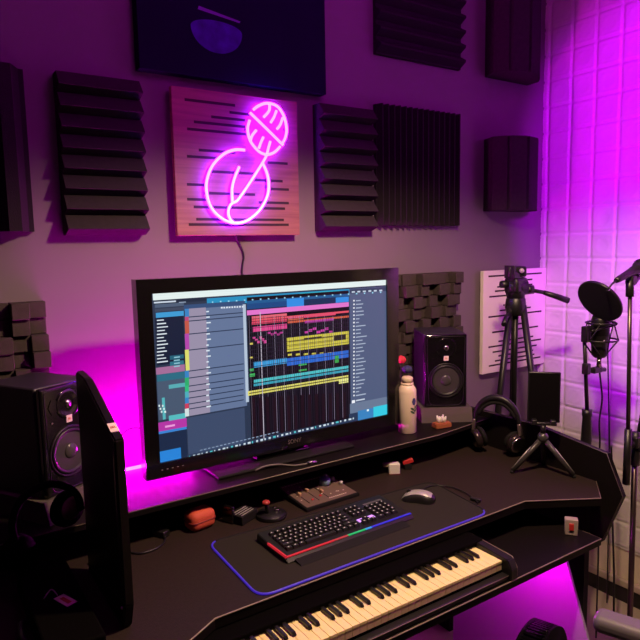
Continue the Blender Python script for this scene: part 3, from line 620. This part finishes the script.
o = MB().tube(curve([(1.52, 1.64, ZD+.006), (1.57, 1.66, ZD+.007), (1.624, 1.653, ZD+.007), (1.66, 1.60, ZD+.006), (1.655, 1.52, ZD+.006), (1.625, 1.449, ZD+.007)]), .0025, 8).build('mouse_cable', BLK); tag(o, 'thin black mouse cable looping over the right end of the desk mat', 'cable')
o = MB().box((1.64, 1.475, ZD+.008), (.016, .04, .010), Matrix.Rotation(.4, 3, 'Z'), .003).build('cable_clip', BLK); tag(o, 'small black plug lying at the right corner of the desk mat', 'plug')

# ------------------------------------------------------------ small things below the shelf
t = thing('zip_pouch', 'small orange red zipped pouch on the desk below the shelf', 'pouch', (.752, 1.868, ZD), radians(10))
MB().box((0, 0, .033), (.094, .07, .066), None, .022, 4).build('body', RED, t, **K)
MB().tube([(x*.0475, y*.0355, .033) for x, y in rrect([(-1, -1), (1, -1), (1, 1), (-1, 1)], .55)], .002, 6, closed=True).build('zip', mat('dark_red', (.2, .02, .015), .6), t, **K)
t = thing('card_box', 'small black box with a silver printed face leaning right of the red pouch', 'box', (.895, 1.835, ZD), radians(25))
mb = MB().box((0, 0, .016), (.085, .06, .032), None, .003).m(1)
for i in range(4): mb.box((-.004+.004*(i % 2), -.022+i*.012, .0325), (.066, .004, .001))
mb.build('case', [BLKM, SILV], t, **K)
o = MB().box((.845, 1.845, ZD+.03), (.012, .05, .06), Matrix.Rotation(.35, 3, 'Z'), .003).build('slim_case', BLKG); tag(o, 'slim dark upright case between the red pouch and the silver faced box', 'case')
t = thing('desktop_controller', 'small round black controller with a red topped stick left of the audio mixer', 'controller', (.985, 1.80, ZD), radians(20))
MB().lathe([(.0, 0), (.052, 0), (.053, .008), (.046, .014), (.03, .02), (.0, .021)], n=36).build('base', BLK, t, **K)
MB().lathe([(.049, .0105), (.0525, .0105), (.0515, .0125), (.049, .0125)], n=36).build('base_ring', DARKM, t, **K)
MB().tube([(-.02, 0, .018), (-.026, 0, .055)], .006, 10).build('stick', DARKM, t, **K)
MB().lathe([(.0, .055), (.013, .055), (.014, .06), (.011, .065), (.0, .066)], (-.026, 0, 0), n=20).build('stick_cap', mat('dull_red', (.4, .04, .03), .5), t, **K)
MB().cyl((.012, -.014, .02), (.012, -.014, .027), .008, n=14).build('knob', CHROME, t, **K); MB().cyl((.026, .008, .018), (.026, .008, .024), .006, n=14).build('knob', CHROME, t, **K)
# audio mixer
mx = thing('audio_mixer', 'flat black audio mixer with silver knobs and a blue dial below the shelf', 'mixer', (1.215, 1.862, ZD), radians(1.5))
mb = MB().prism([(-.105, .012), (.10, .028), (.10, 0), (-.105, 0)], 'x', -.118, .118); bmesh.ops.bevel(mb.bm, geom=list(mb.bm.edges), offset=.002, segments=2, affect='EDGES')
mb.build('case', BLKM, mx, **K)
ms_ = atan2(.016, .205); mz = lambda y: .012+(y+.105)/.205*.016
rX = Matrix.Rotation(ms_, 3, 'X')
mb = MB().box((0, -.002, mz(-.002)+.0006), (.222, .19, .0012), rX).m(1)
for i in range(3): mb.box((-.085+i*.042, -.02, mz(-.02)+.0016), (.003, .11, .0008), rX)
fp = mb
for x, y in ((-.085, -.01), (-.043, .005), (-.001, -.03)):
    MB().box((x, y, mz(y)+.007), (.010, .016, .013), rX, .002).build('fader_cap', mat('amber_cap', (.42, .26, .15), .45), mx, **K)
for x, y in ((.085, .065), (.095, .03), (.10, -.015)):
    MB().lathe([(.0, 0), (.0075, 0), (.0065, .015), (.0, .015)], (x, y, mz(y)), n=18).build('knob', SILV, mx, **K)
MB().lathe([(.0, 0), (.022, 0), (.021, .022), (.019, .024), (.0, .024)], (.052, .022, mz(.02)), n=28).build('blue_dial', mat('pale_blue_dial', (.22, .36, .52), .4), mx, **K)
mb = fp.m(2); rr = random.Random(5)
for i in range(14): mb.box((-.1+i*.013, .08, mz(.08)+.0014), (.009, .0045, .0006), rX)
for i in range(9): mb.box((.0+i*.009, -.08, mz(-.08)+.0014), (.006, .004, .0006), rX)
for i in range(14):
    x, y = rr.uniform(-.1, .1), rr.uniform(-.07, .06); mb.box((x, y, mz(y)+.0014), (.006, .003, .0006), rX)
mb.build('face_plate', [mat('brownish_plate', (.15, .10, .08), .45), BLKM, mat('pale_print', (.85, .74, .62), .5)], mx, **K)
for x, y in ((-.062, -.06), (-.02, -.05)): MB().box((x, y, mz(y)+.003), (.009, .006, .004), rX, .001).build('push_button', REDP, mx, **K)
t = thing('power_adapter', 'small cream adapter block standing below the shelf, left of the red block', 'adapter', (1.585, 1.858, ZD), radians(-30))
MB().box((0, 0, .0225), (.045, .03, .045), None, .004).build('block', WHT, t, **K)
MB().box((-.03, .004, .038), (.03, .022, .016), None, .003).build('plug', mat('tan_plastic', (.45, .34, .24), .5), t, **K)
MB().box((0, 0, .002), (.047, .032, .004)).build('base', mat('maroon', (.12, .02, .02), .5), t, **K)
t = thing('toy_block', 'small red block standing below the shelf right of the cream adapter', 'block', (1.665, 1.865, ZD), radians(-30))
MB().box((0, 0, .012), (.03, .022, .024), None, .003).build('stand', BLKM, t, **K)
mb = MB().box((0, 0, .033), (.045, .02, .018), Matrix.Rotation(-.25, 3, 'Y'), .003); mb.build('red_top', REDP, t, **K)
o = MB().tube(curve([(.44, 1.85, ZD+.004), (.495, 1.836, ZD+.004), (.535, 1.80, ZD+.004), (.594, 1.81, ZD+.004), (.63, 1.86, ZD+.004), (.62, 1.92, ZD+.02), (.6, 2.0, ZD+.03)]), .0035, 8).build('loose_cable', BLK); tag(o, 'black cable curled on the desk at the left, beside the upright panel', 'cable')
o = MB().box((.625, 1.885, ZD+.011), (.03, .05, .022), Matrix.Rotation(.5, 3, 'Z'), .004).build('cable_plug', BLK); tag(o, 'dark plug on the desk left of the red pouch', 'plug')
# ------------------------------------------------------------ piano keyboard on the tray
pn = thing('piano_keyboard', 'black digital piano with ivory keys on the tray under the desktop', 'piano keyboard', (.88, 1.3, .63))
MB().b2((.20, 1.185, .631), (1.515, 1.345, .655)).b2((.20, 1.288, .689), (1.515, 1.46, .706), .004).b2((.20, 1.336, .631), (1.515, 1.46, .69)).build('body', DEEP, pn)  # top box blacks out the rear key ends, standing in for the desktop's shadow
MB().b2((.20, 1.160, .631), (1.512, 1.186, .648), .004).build('front_lip', BLK, pn)
ck = [(1.150, .632), (1.150, .668), (1.165, .694), (1.335, .704), (1.335, .632)]
for x0, x1 in ((1.483, 1.515), (.20, .240)):
    mb = MB().prism(ck, 'x', x0, x1); bmesh.ops.bevel(mb.bm, geom=list(mb.bm.edges), offset=.003, segments=2, affect='EDGES')
    c_ = mb.build('end_cheek', BLK, pn)
    if x1 > 1: MB().tube([(1.512, y, z+.0005) for y, z in ((1.335, .704), (1.17, .6955), (1.152, .670), (1.150, .64))], .0016, 6).build('cheek_trim', mat('cheek_line', (.22, .16, .13), .35), c_)
MB().tube([(.2, 1.1592, .6465), (1.512, 1.1592, .6465)], .0012, 6).build('lip_trim', mat('cheek_line', (.22, .16, .13), .35), pn)
pw = .02393
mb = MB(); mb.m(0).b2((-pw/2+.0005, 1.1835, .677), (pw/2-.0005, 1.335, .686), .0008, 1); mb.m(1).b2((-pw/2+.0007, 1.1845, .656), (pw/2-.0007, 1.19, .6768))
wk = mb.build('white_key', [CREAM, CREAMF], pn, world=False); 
mb = MB(); mb.prism([(1.232, .687), (1.239, .696), (1.30, .6965), (1.30, .687)], 'x', -.0055, .0055); bmesh.ops.bevel(mb.bm, geom=list(mb.bm.edges), offset=.0012, segments=2, affect='EDGES')
bk = mb.build('black_key', BKEY, pn, world=False)
off = -Vector(pn.location)
for i in range(51):
    o = wk if i == 0 else wk.copy()
    if i: COL.objects.link(o); o.parent = pn
    o.location = off+Vector((1.481-(i+.5)*pw, 0, 0))
first = True
for i in range(50):
    if i % 7 in (1, 2, 3, 5, 6):
        o = bk if first else bk.copy()
        if not first: COL.objects.link(o); o.parent = pn
        first = False
        o.location = off+Vector((1.481-(i+1)*pw, 0, 0))
for i in range(6): MB().b2((1.08+i*.05, 1.37, .705), (1.105+i*.05, 1.382, .7085), .001, 1).build('control_button', BLK, pn)

pn.location += Vector((-.018, .024, 0))

# ------------------------------------------------------------ right end of the desk
# headphones standing on the desk
hp = thing('headphones', 'black over ear headphones standing upright on the desk before the tall tripod', 'headphones', (2.088, 1.765, ZD), radians(-64))
mb = MB(); arc = []
for k in range(25):
    a = pi*k/24; arc.append((.090*cos(a), 0, .135+.105*sin(a)))
ml = [(x*1.0, y, z) for x, y, z in arc]
for s_, rr, zz in ((1, .012, 0),):
    mb.tube(ml, [.009+.005*sin(pi*k/24) for k in range(25)], 10)
mb.build('headband', BLK, hp, **K)
MB().tube([(x*.90, 0, .128+(z-.135)*.88) for x, y, z in arc[3:-3]], .009, 10).build('band_cushion', BLKM, hp, **K)
for s_ in (-1, 1):
    MB().box((s_*.093, 0, .118), (.014, .026, .05), Matrix.Rotation(s_*-.12, 3, 'Y'), .004).build('slider', mat('bronze_grey', (.22, .17, .17), .3, metal=.7), hp, **K)
    rot = Matrix.Rotation(s_*.36, 3, 'Y') @ Matrix.Rotation(s_*-.65, 3, 'Z')
    cup = MB().lathe([(.0, -.017), (.036, -.017), (.041, -.010), (.041, .006), (.036, .012), (.030, .015), (.0, .015)], (s_*.080, 0, .060), 'x', 28, True, rot).build('ear_cup', mat('bronze_black_cup', (.05, .036, .036), .25, metal=.6), hp, **K)
    MB().lathe([(.026, s_*.0155), (.034, s_*.0135), (.0365, s_*.0145), (.028, s_*.0175)], (s_*.080, 0, .060), 'x', 28, True, rot).build('cup_trim', CHROME, cup, **K)
    MB().lathe([(.020, -s_*.016), (.040, -s_*.014), (.043, -s_*.022), (.036, -s_*.032), (.022, -s_*.030)], (s_*.080, 0, .060), 'x', 28, True, rot).build('ear_pad', BLKM, cup, **K)
hp.scale = (1.06, 1.06, 1.06)
# mini tripod with phone
mt_ = thing('mini_tripod', 'small dark tabletop tripod holding the phone at the right end of the desk', 'tripod', (2.055, 1.505, ZD), radians(-47))
def leg_(a, rr):
    mb = MB(); A = Vector((.012*cos(a), .012*sin(a), .135)); B = Vector((rr*cos(a), rr*sin(a), .007))
    mb.tube([A, A.lerp(B, .5), B], [.011, .0105, .0085], 10)
    o = mb.build('leg', mat('dark_grey_leg', (.04, .035, .035), .35), mt_, **K)
    d = (B-A).normalized(); n_ = Vector((-sin(a), cos(a), 0)); up_ = d.cross(n_)
    if up_.z < 0: up_ = -up_
    MB().tube([A.lerp(B, .25)+up_*.0095, A.lerp(B, .95)+up_*.0085], .0028, 6).build('leg_channel', SILV, o, **K)
    MB().ball(B, .009, 10).build('foot', RUB, o, **K)
leg_(radians(186), .115); leg_(radians(-12), .118); leg_(radians(80), .11)
MB().ball((0, 0, .150), .021, 20).build('ball_head', mat('ball_grey', (.09, .085, .085), .3, metal=.5), mt_, **K)
MB().cyl((0, 0, .165), (0, 0, .20), .011, n=16).build('neck', DARKM, mt_, **K)
MB().box((0, .004, .205), (.10, .022, .012), None, .003).build('clamp_base', BLK, mt_, **K)
for sx in (-1, 1): MB().box((sx*.035, -.014, .214), (.02, .02, .02), None, .003).build('clamp_jaw', BLK, mt_, **K)
ph = thing('smartphone', 'large black phone held upright on the mini tripod', 'phone', (2.055, 1.505, ZD+.2115), radians(-47))
MB().box((0, 0, .101), (.122, .011, .202), None, .004).build('case', BLK, ph, **K)
MB().box((0, -.0056, .101), (.113, .001, .19)).build('screen', BLKG, ph, **K)
MB().box((.045, -.0062, .198), (.018, .002, .004)).build('speaker_slit', DARKM, ph, **K)

# tall video tripod
tp = thing('video_tripod', 'tall black video tripod with pan handle standing before the white slotted board', 'tripod', (2.43, 1.95, ZF))
fz = 1.36-ZF
for a in (178, 292, 42):
    a = radians(a); A = Vector((.035*cos(a), .035*sin(a), fz)); B = Vector((.27*cos(a), .27*sin(a), .012))
    lg = MB().tube([A, A.lerp(B, .55)], .016, 10).build('leg', BLK, tp, **K)
    MB().tube([A.lerp(B, .53), A.lerp(B, .60)], .020, 10).build('leg_lock', BLK, lg, **K)
    MB().tube([A.lerp(B, .58), B], .012, 10).build('lower_leg', DARKM, lg, **K)
    MB().ball(B, .014, 10).build('rubber_foot', RUB, lg, **K)
    MB().tube([(0, 0, fz-.55), A.lerp(B, .42)], .005, 6).build('brace', DARKM, tp, **K)
MB().cyl((0, 0, fz-.62), (0, 0, fz+.06), .014, n=16).build('centre_column', DARKM, tp, **K)
MB().lathe([(.0, -.05), (.04, -.05), (.05, -.01), (.045, .03), (.03, .05), (.0, .05)], (0, 0, fz), n=20).build('leg_collar', BLK, tp, **K)
MB().tube([(-.03, 0, fz-.035), (-.10, -.03, fz-.045), (-.155, -.06, fz-.075)], [.009, .010, .012], 10).build('crank_handle', BLK, tp, **K)
mb = MB().cyl((0, 0, fz+.03), (0, 0, fz+.10), .042, n=20).box((0, 0, fz+.095), (.085, .08, .075), None, .014).cyl((-.04, .02, fz+.085), (.04, -.03, fz+.085), .036, n=16).box((-.01, 0, fz+.14), (.07, .06, .05), None, .01); mb.build('pan_head', BLK, tp, **K)
mb = MB().box((-.005, 0, fz+.160), (.09, .06, .05), Matrix.Rotation(radians(-30), 3, 'Z'), .008).b2((-.05, -.03, fz+.13), (-.035, .03, fz+.19), .003); mb.build('mounting_plate', BLK, tp, **K)
MB().cyl((.035, -.03, fz+.075), (.065, -.05, fz+.075), .019, n=12).build('tension_knob', BLK, tp, **K); MB().cyl((-.03, .015, fz+.10), (-.068, .035, fz+.10), .017, n=12).build('tension_knob', BLK, tp, **K)
MB().ball((-.012, -.042, fz+.165), .012, 10).build('bubble_level', SILV, tp, **K)
MB().tube([(.04, -.02, fz+.075), (.13, -.073, fz+.055)], .010, 10).tube([(.12, -.067, fz+.057), (.175, -.10, fz+.036), (.225, -.13, fz+.014)], [.011, .014, .015], 12).build('pan_handle', BLK, tp, **K)

# ------------------------------------------------------------ condenser microphone on its stand
ROTV = Matrix((Rr, Uu, -F)).transposed()
cs_ = thing('microphone_stand', 'black stand holding the studio microphone behind the right end of the desk', 'microphone stand', (2.50, 1.60, ZF))
W_B = dict(world=True)
MB().lathe([(.0, 0), (.12, 0), (.12, .012), (.03, .03), (.0, .03)], (2.50, 1.60, ZF), n=36).build('base', BLKM, cs_)
MB().cyl((2.50, 1.60, ZF+.025), (2.497, 1.60, .80), .013, n=14).build('lower_tube', BLK, cs_)
MB().lathe([(.0, 0), (.021, 0), (.024, .02), (.019, .13), (.022, .14), (.022, .165), (.0, .165)], (2.495, 1.60, .745), n=20).build('clutch', BLK, cs_)
MB().cyl((2.495, 1.60, .9), (2.452, 1.60, 1.285), .0085, n=12).build('upper_tube', BLK, cs_)
MB().box((2.463, 1.59, 1.10), (.03, .03, .05), None, .006).cyl((2.463, 1.59, 1.095), (2.58, 1.575, 1.085), .010, n=12).box((2.525, 1.58, 1.09), (.06, .024, .028), None, .005).build('lower_clamp', BLK, cs_)
MB().box((2.452, 1.59, 1.255), (.032, .03, .07), None, .005).cyl((2.452, 1.59, 1.28), (2.50, 1.58, 1.278), .012, n=12).build('upper_clamp', DARKM, cs_)
mc = thing('studio_microphone', 'black studio microphone in a cage shock mount under the round pop filter', 'microphone', (2.535, 1.575, 1.12))
MB().lathe([(.0, 0), (.022, 0), (.034, .012), (.036, .05), (.036, .09), (.038, .092), (.038, .17), (.03, .19), (.0, .195)], (2.535, 1.575, 1.145), n=32).build('body', BLK, mc)
MB().lathe([(.0389, .10), (.0389, .168), (.032, .188)], (2.535, 1.575, 1.145), n=32).build('grille', DARKM, mc)
MB().cyl((2.535, 1.575, 1.10), (2.535, 1.575, 1.146), .011, n=14).build('connector', CHROME, mc)
mb = MB()
for z, r in ((1.225, .074), (1.30, .060)):
    mb.tube([(2.535+r*cos(a), 1.575+r*sin(a), z) for a in [2*pi*k/28 for k in range(28)]], .0042, 8, closed=True)
for k in range(6):
    a = pi*k/3; a2 = a+pi/6
    mb.tube([(2.535+.074*cos(a), 1.575+.074*sin(a), 1.225), (2.535+.037*cos(a2), 1.575+.037*sin(a2), 1.165)], .0032, 6)
    mb.tube([(2.535+.074*cos(a), 1.575+.074*sin(a), 1.225), (2.535+.060*cos(a2), 1.575+.060*sin(a2), 1.30)], .0032, 6)
mb.build('shock_mount', BLK, mc)
for xx, yy in ((2.51, 1.54), (2.545, 1.536)): MB().ball((xx, yy, 1.225), .004, 8).build('indicator_light', SILV, mc)
pf = thing('pop_filter', 'round black pop filter disc tilted over the studio microphone', 'pop filter', (2.465, 1.53, 1.40))
ctr = Vector((2.452, 1.53, 1.405)); vd = (ctr-Vector((0, 0, 1.66))).normalized(); ri = vd.cross(Vector((0, 0, 1))).normalized(); up_v = ri.cross(vd)
nrm = (-vd*.60 - .80*(.66*ri+.75*up_v)).normalized()
q = nrm.to_track_quat('Z', 'Y').to_matrix()
MB().lathe([(.095, -.006), (.101, -.006), (.103, 0), (.101, .006), (.095, .006)], ctr, 'z', 48, True, q).build('rim', BLK, pf)
MB().lathe([(.0, -.002), (.096, -.002), (.096, .002), (.0, .002)], ctr, 'z', 48, True, q).build('mesh_screen', mat('dark_nylon', (.008, .006, .006), .9, spec=.1, bump=.5, bscale=500), pf)
MB().tube(curve([ctr-q@Vector((0, .104, 0)), ctr-q@Vector((0, .15, .03)), Vector((2.46, 1.57, 1.27))]), .005, 8).build('gooseneck', BLK, pf)
o = MB().tube(curve([(2.535, 1.575, 1.102), (2.545, 1.57, 1.03), (2.56, 1.57, .95), (2.552, 1.575, .85), (2.57, 1.58, .75), (2.60, 1.60, .62), (2.62, 1.60, .3), (2.66, 1.62, ZF+.01)]), .0042, 8).build('microphone_cable', BLK); tag(o, 'black cable hanging straight down from the studio microphone', 'cable')
o = MB().tube(curve([(2.705, 1.605, .70), (2.712, 1.6, .55), (2.722, 1.60, .40), (2.742, 1.6, .22), (2.765, 1.6, .0), (2.775, 1.6, ZF+.01)]), .005, 8).build('hanging_cable', BLK); tag(o, 'black cable hanging behind the right desk panel down to the floor', 'cable')

# ------------------------------------------------------------ vocal microphone on its stand
vs_ = thing('vocal_microphone_stand', 'tall metal microphone stand at the right edge of the photo', 'microphone stand', (2.295, 1.255, ZF))
MB().lathe([(.0, 0), (.11, 0), (.11, .012), (.03, .03), (.0, .03)], (2.295, 1.255, ZF), n=36).build('base', BLKM, vs_)
MB().cyl((2.300, 1.255, ZF+.025), (2.277, 1.255, .90), .0105, n=14).build('main_tube', mat('warm_metal', (.10, .07, .07), .3, metal=.8), vs_)
MB().lathe([(.0, 0), (.018, 0), (.02, .03), (.016, .13), (.0, .13)], (2.279, 1.255, .80), n=18).build('clutch', BLK, vs_)
MB().cyl((2.215, 1.25, .885), (2.30, 1.255, .895), .013, n=14).box((2.272, 1.25, .895), (.04, .034, .045), None, .006).cyl((2.26, 1.225, .875), (2.26, 1.215, .875), .013, n=14).build('clamp', BLK, vs_)
MB().cyl((2.216, 1.25, .74), (2.216, 1.25, .955), .0135, n=16).build('rod_grip', BLK, vs_)
MB().cyl((2.216, 1.25, .92), (2.191, 1.25, 1.47), .0075, n=12).build('upper_rod', mat('warm_metal', (.10, .07, .07), .3, metal=.8), vs_)
MB().cyl((2.19, 1.25, 1.455), (2.186, 1.25, 1.515), .014, n=14).box((2.195, 1.25, 1.515), (.034, .03, .035), None, .006).tube([(2.19, 1.25, 1.52), (2.21, 1.25, 1.507), (2.235, 1.25, 1.525)], .013, 10).build('clip', BLK, vs_)
MB().tube([(2.33, 1.26, 1.42), (2.336, 1.26, 1.2), (2.33, 1.26, 1.0), (2.30, 1.257, .90)], .009, 8).build('gooseneck', BLK, vs_)
vm = thing('vocal_microphone', 'black handheld vocal microphone in the clip at the right edge', 'microphone', (2.18, 1.25, 1.50))
A = Vector((2.098, 1.25, 1.517)); B = Vector((2.225, 1.25, 1.553)); d = (B-A).normalized()
MB().tube([A, A+d*.01, A.lerp(B, .5), B, B+d*.012], [.009, .011, .0135, .018, .024], 18).build('handle', BLK, vm)
MB().ball(B+d*.032, .027, 20).build('grille', DARKM, vm)
MB().tube([B+d*.026+Vector((0, .0275*cos(a), .0275*sin(a))) for a in [2*pi*k/24 for k in range(24)]], .002, 6, closed=True).build('grille_band', DARKM, vm)
o = MB().tube(curve([A, A-d*.02+Vector((0, 0, -.003)), A+Vector((-.032, .01, -.03)), Vector((2.27, 1.38, 1.468)), Vector((2.55, 1.57, 1.43)), Vector((2.81, 1.72, 1.325)), Vector((2.90, 1.76, 1.14)), Vector((2.95, 1.76, .58)), Vector((2.97, 1.76, .1)), Vector((2.98, 1.76, ZF+.01))]), .0035, 8).build('vocal_cable', BLK); tag(o, 'thin black cable drooping from the tail of the vocal microphone', 'cable')

# ------------------------------------------------------------ left end of the desk
ec = thing('equipment_case', 'black equipment case with a small white tag below the left speaker', 'case', (.25, 1.6, ZD))
MB().b2((.19, 1.36, ZD), (.315, 1.80, ZD+.065), .006).build('body', DEEP, ec)
rz_ = Matrix.Rotation(.35, 3, 'Z')
tg = MB().box((.268, 1.553, ZD+.0665), (.028, .060, .002), rz_, .0008, 1).build('tag', BADGE, ec)
MB().box((.268, 1.550, ZD+.0679), (.010, .036, .0008), rz_).build('tag_print', BADGET, tg)
MB().tube(curve([(.256, 1.585, ZD+.068), (.245, 1.60, ZD+.080), (.225, 1.59, ZD+.067)]), .0015, 6).build('tag_string', WHT, tg)
o = MB().tube(curve([(.19, 1.60, ZD+.01), (.17, 1.58, ZD+.03), (.165, 1.54, ZD+.02), (.175, 1.48, ZD+.005), (.15, 1.40, ZD+.005), (.12, 1.30, ZD+.006)]), .006, 8).build('coiled_cable', BLK); tag(o, 'thick black cable bending on the desk at the lower left', 'cable')
h2 = thing('headphones', 'black headphones with a beige ear cushion lying against the left speaker pad', 'headphones', (.28, 1.76, ZD+.065))
cx, cy, cz = .285, 1.752, .955
mb = MB().tube(curve([(cx-.095, cy, cz-.05), (cx-.098, cy, cz), (cx-.07, cy+.005, cz+.055), (cx, cy+.01, cz+.078), (cx+.06, cy+.005, cz+.045), (cx+.075, cy, cz-.01)]), .010, 10); mb.build('headband', DEEP, h2)
rot = Matrix.Rotation(.5, 3, 'Z')
MB().lathe([(.0, -.02), (.045, -.02), (.048, -.01), (.048, .01), (.04, .02), (.0, .02)], (cx-.09, cy+.02, cz-.095), 'y', 28, True, rot).build('ear_cup', DEEP, h2)
c2 = MB().lathe([(.0, -.015), (.045, -.015), (.05, -.005), (.05, .012), (.04, .02), (.0, .02)], (cx+.045, cy+.03, cz-.01), 'y', 28, True, rot).build('ear_cup', DEEP, h2)
MB().lathe([(.0, -.024), (.026, -.024), (.032, -.018), (.032, -.012), (.0, -.012)], (cx+.045, cy+.028, cz-.005), 'y', 28, True, rot).build('ear_cushion', BEIGE, c2)

# ------------------------------------------------------------ chair
ch = thing('tub_chair', 'black low backed chair with grey armrest at the bottom right corner', 'chair', (1.42, .80, ZF), radians(199))
for k in range(5):
    a = 2*pi*k/5+.3
    lg = MB().tube([(0, 0, .10), (.28*cos(a), .28*sin(a), .075)], [.03, .018], 10).build('leg', BLK, ch, **K)
    MB().cyl((.28*cos(a)-.012*sin(a), .28*sin(a)+.012*cos(a), .03), (.28*cos(a)+.012*sin(a), .28*sin(a)-.012*cos(a), .03), .03, n=16).build('caster', BLKM, lg, **K)
MB().cyl((0, 0, .09), (0, 0, .46), .028, n=16).build('gas_lift', DARKM, ch, **K)
MB().box((0, .03, .50), (.42, .42, .10), None, .04, 4).build('seat', LEATH, ch, **K)
bp_ = [(.20*cos(a), .665+.210*sin(a)**.8) for a in [pi*k/44 for k in range(45)]]+[(-.17, .52), (.17, .52)]
mb = MB().prism(bp_, 'y', -.245, -.175); bmesh.ops.bevel(mb.bm, geom=list(mb.bm.edges), offset=.014, segments=3, affect='EDGES')
[setattr(f, 'smooth', True) for f in mb.bm.faces]; mb.build('backrest', DEEP, ch, **K)
for sx, mm in ((1, LEATH), (-1, VINYL)):
    MB().box((sx*.175, .05, .865), (.075, .30, .05), None, .02, 4).build('armrest', mm, ch, **K)
    MB().tube(curve([(sx*.175, .10, .845), (sx*.215, .08, .70), (sx*.175, .05, .53)]), .016, 10).build('arm_post', BLK, ch, **K)
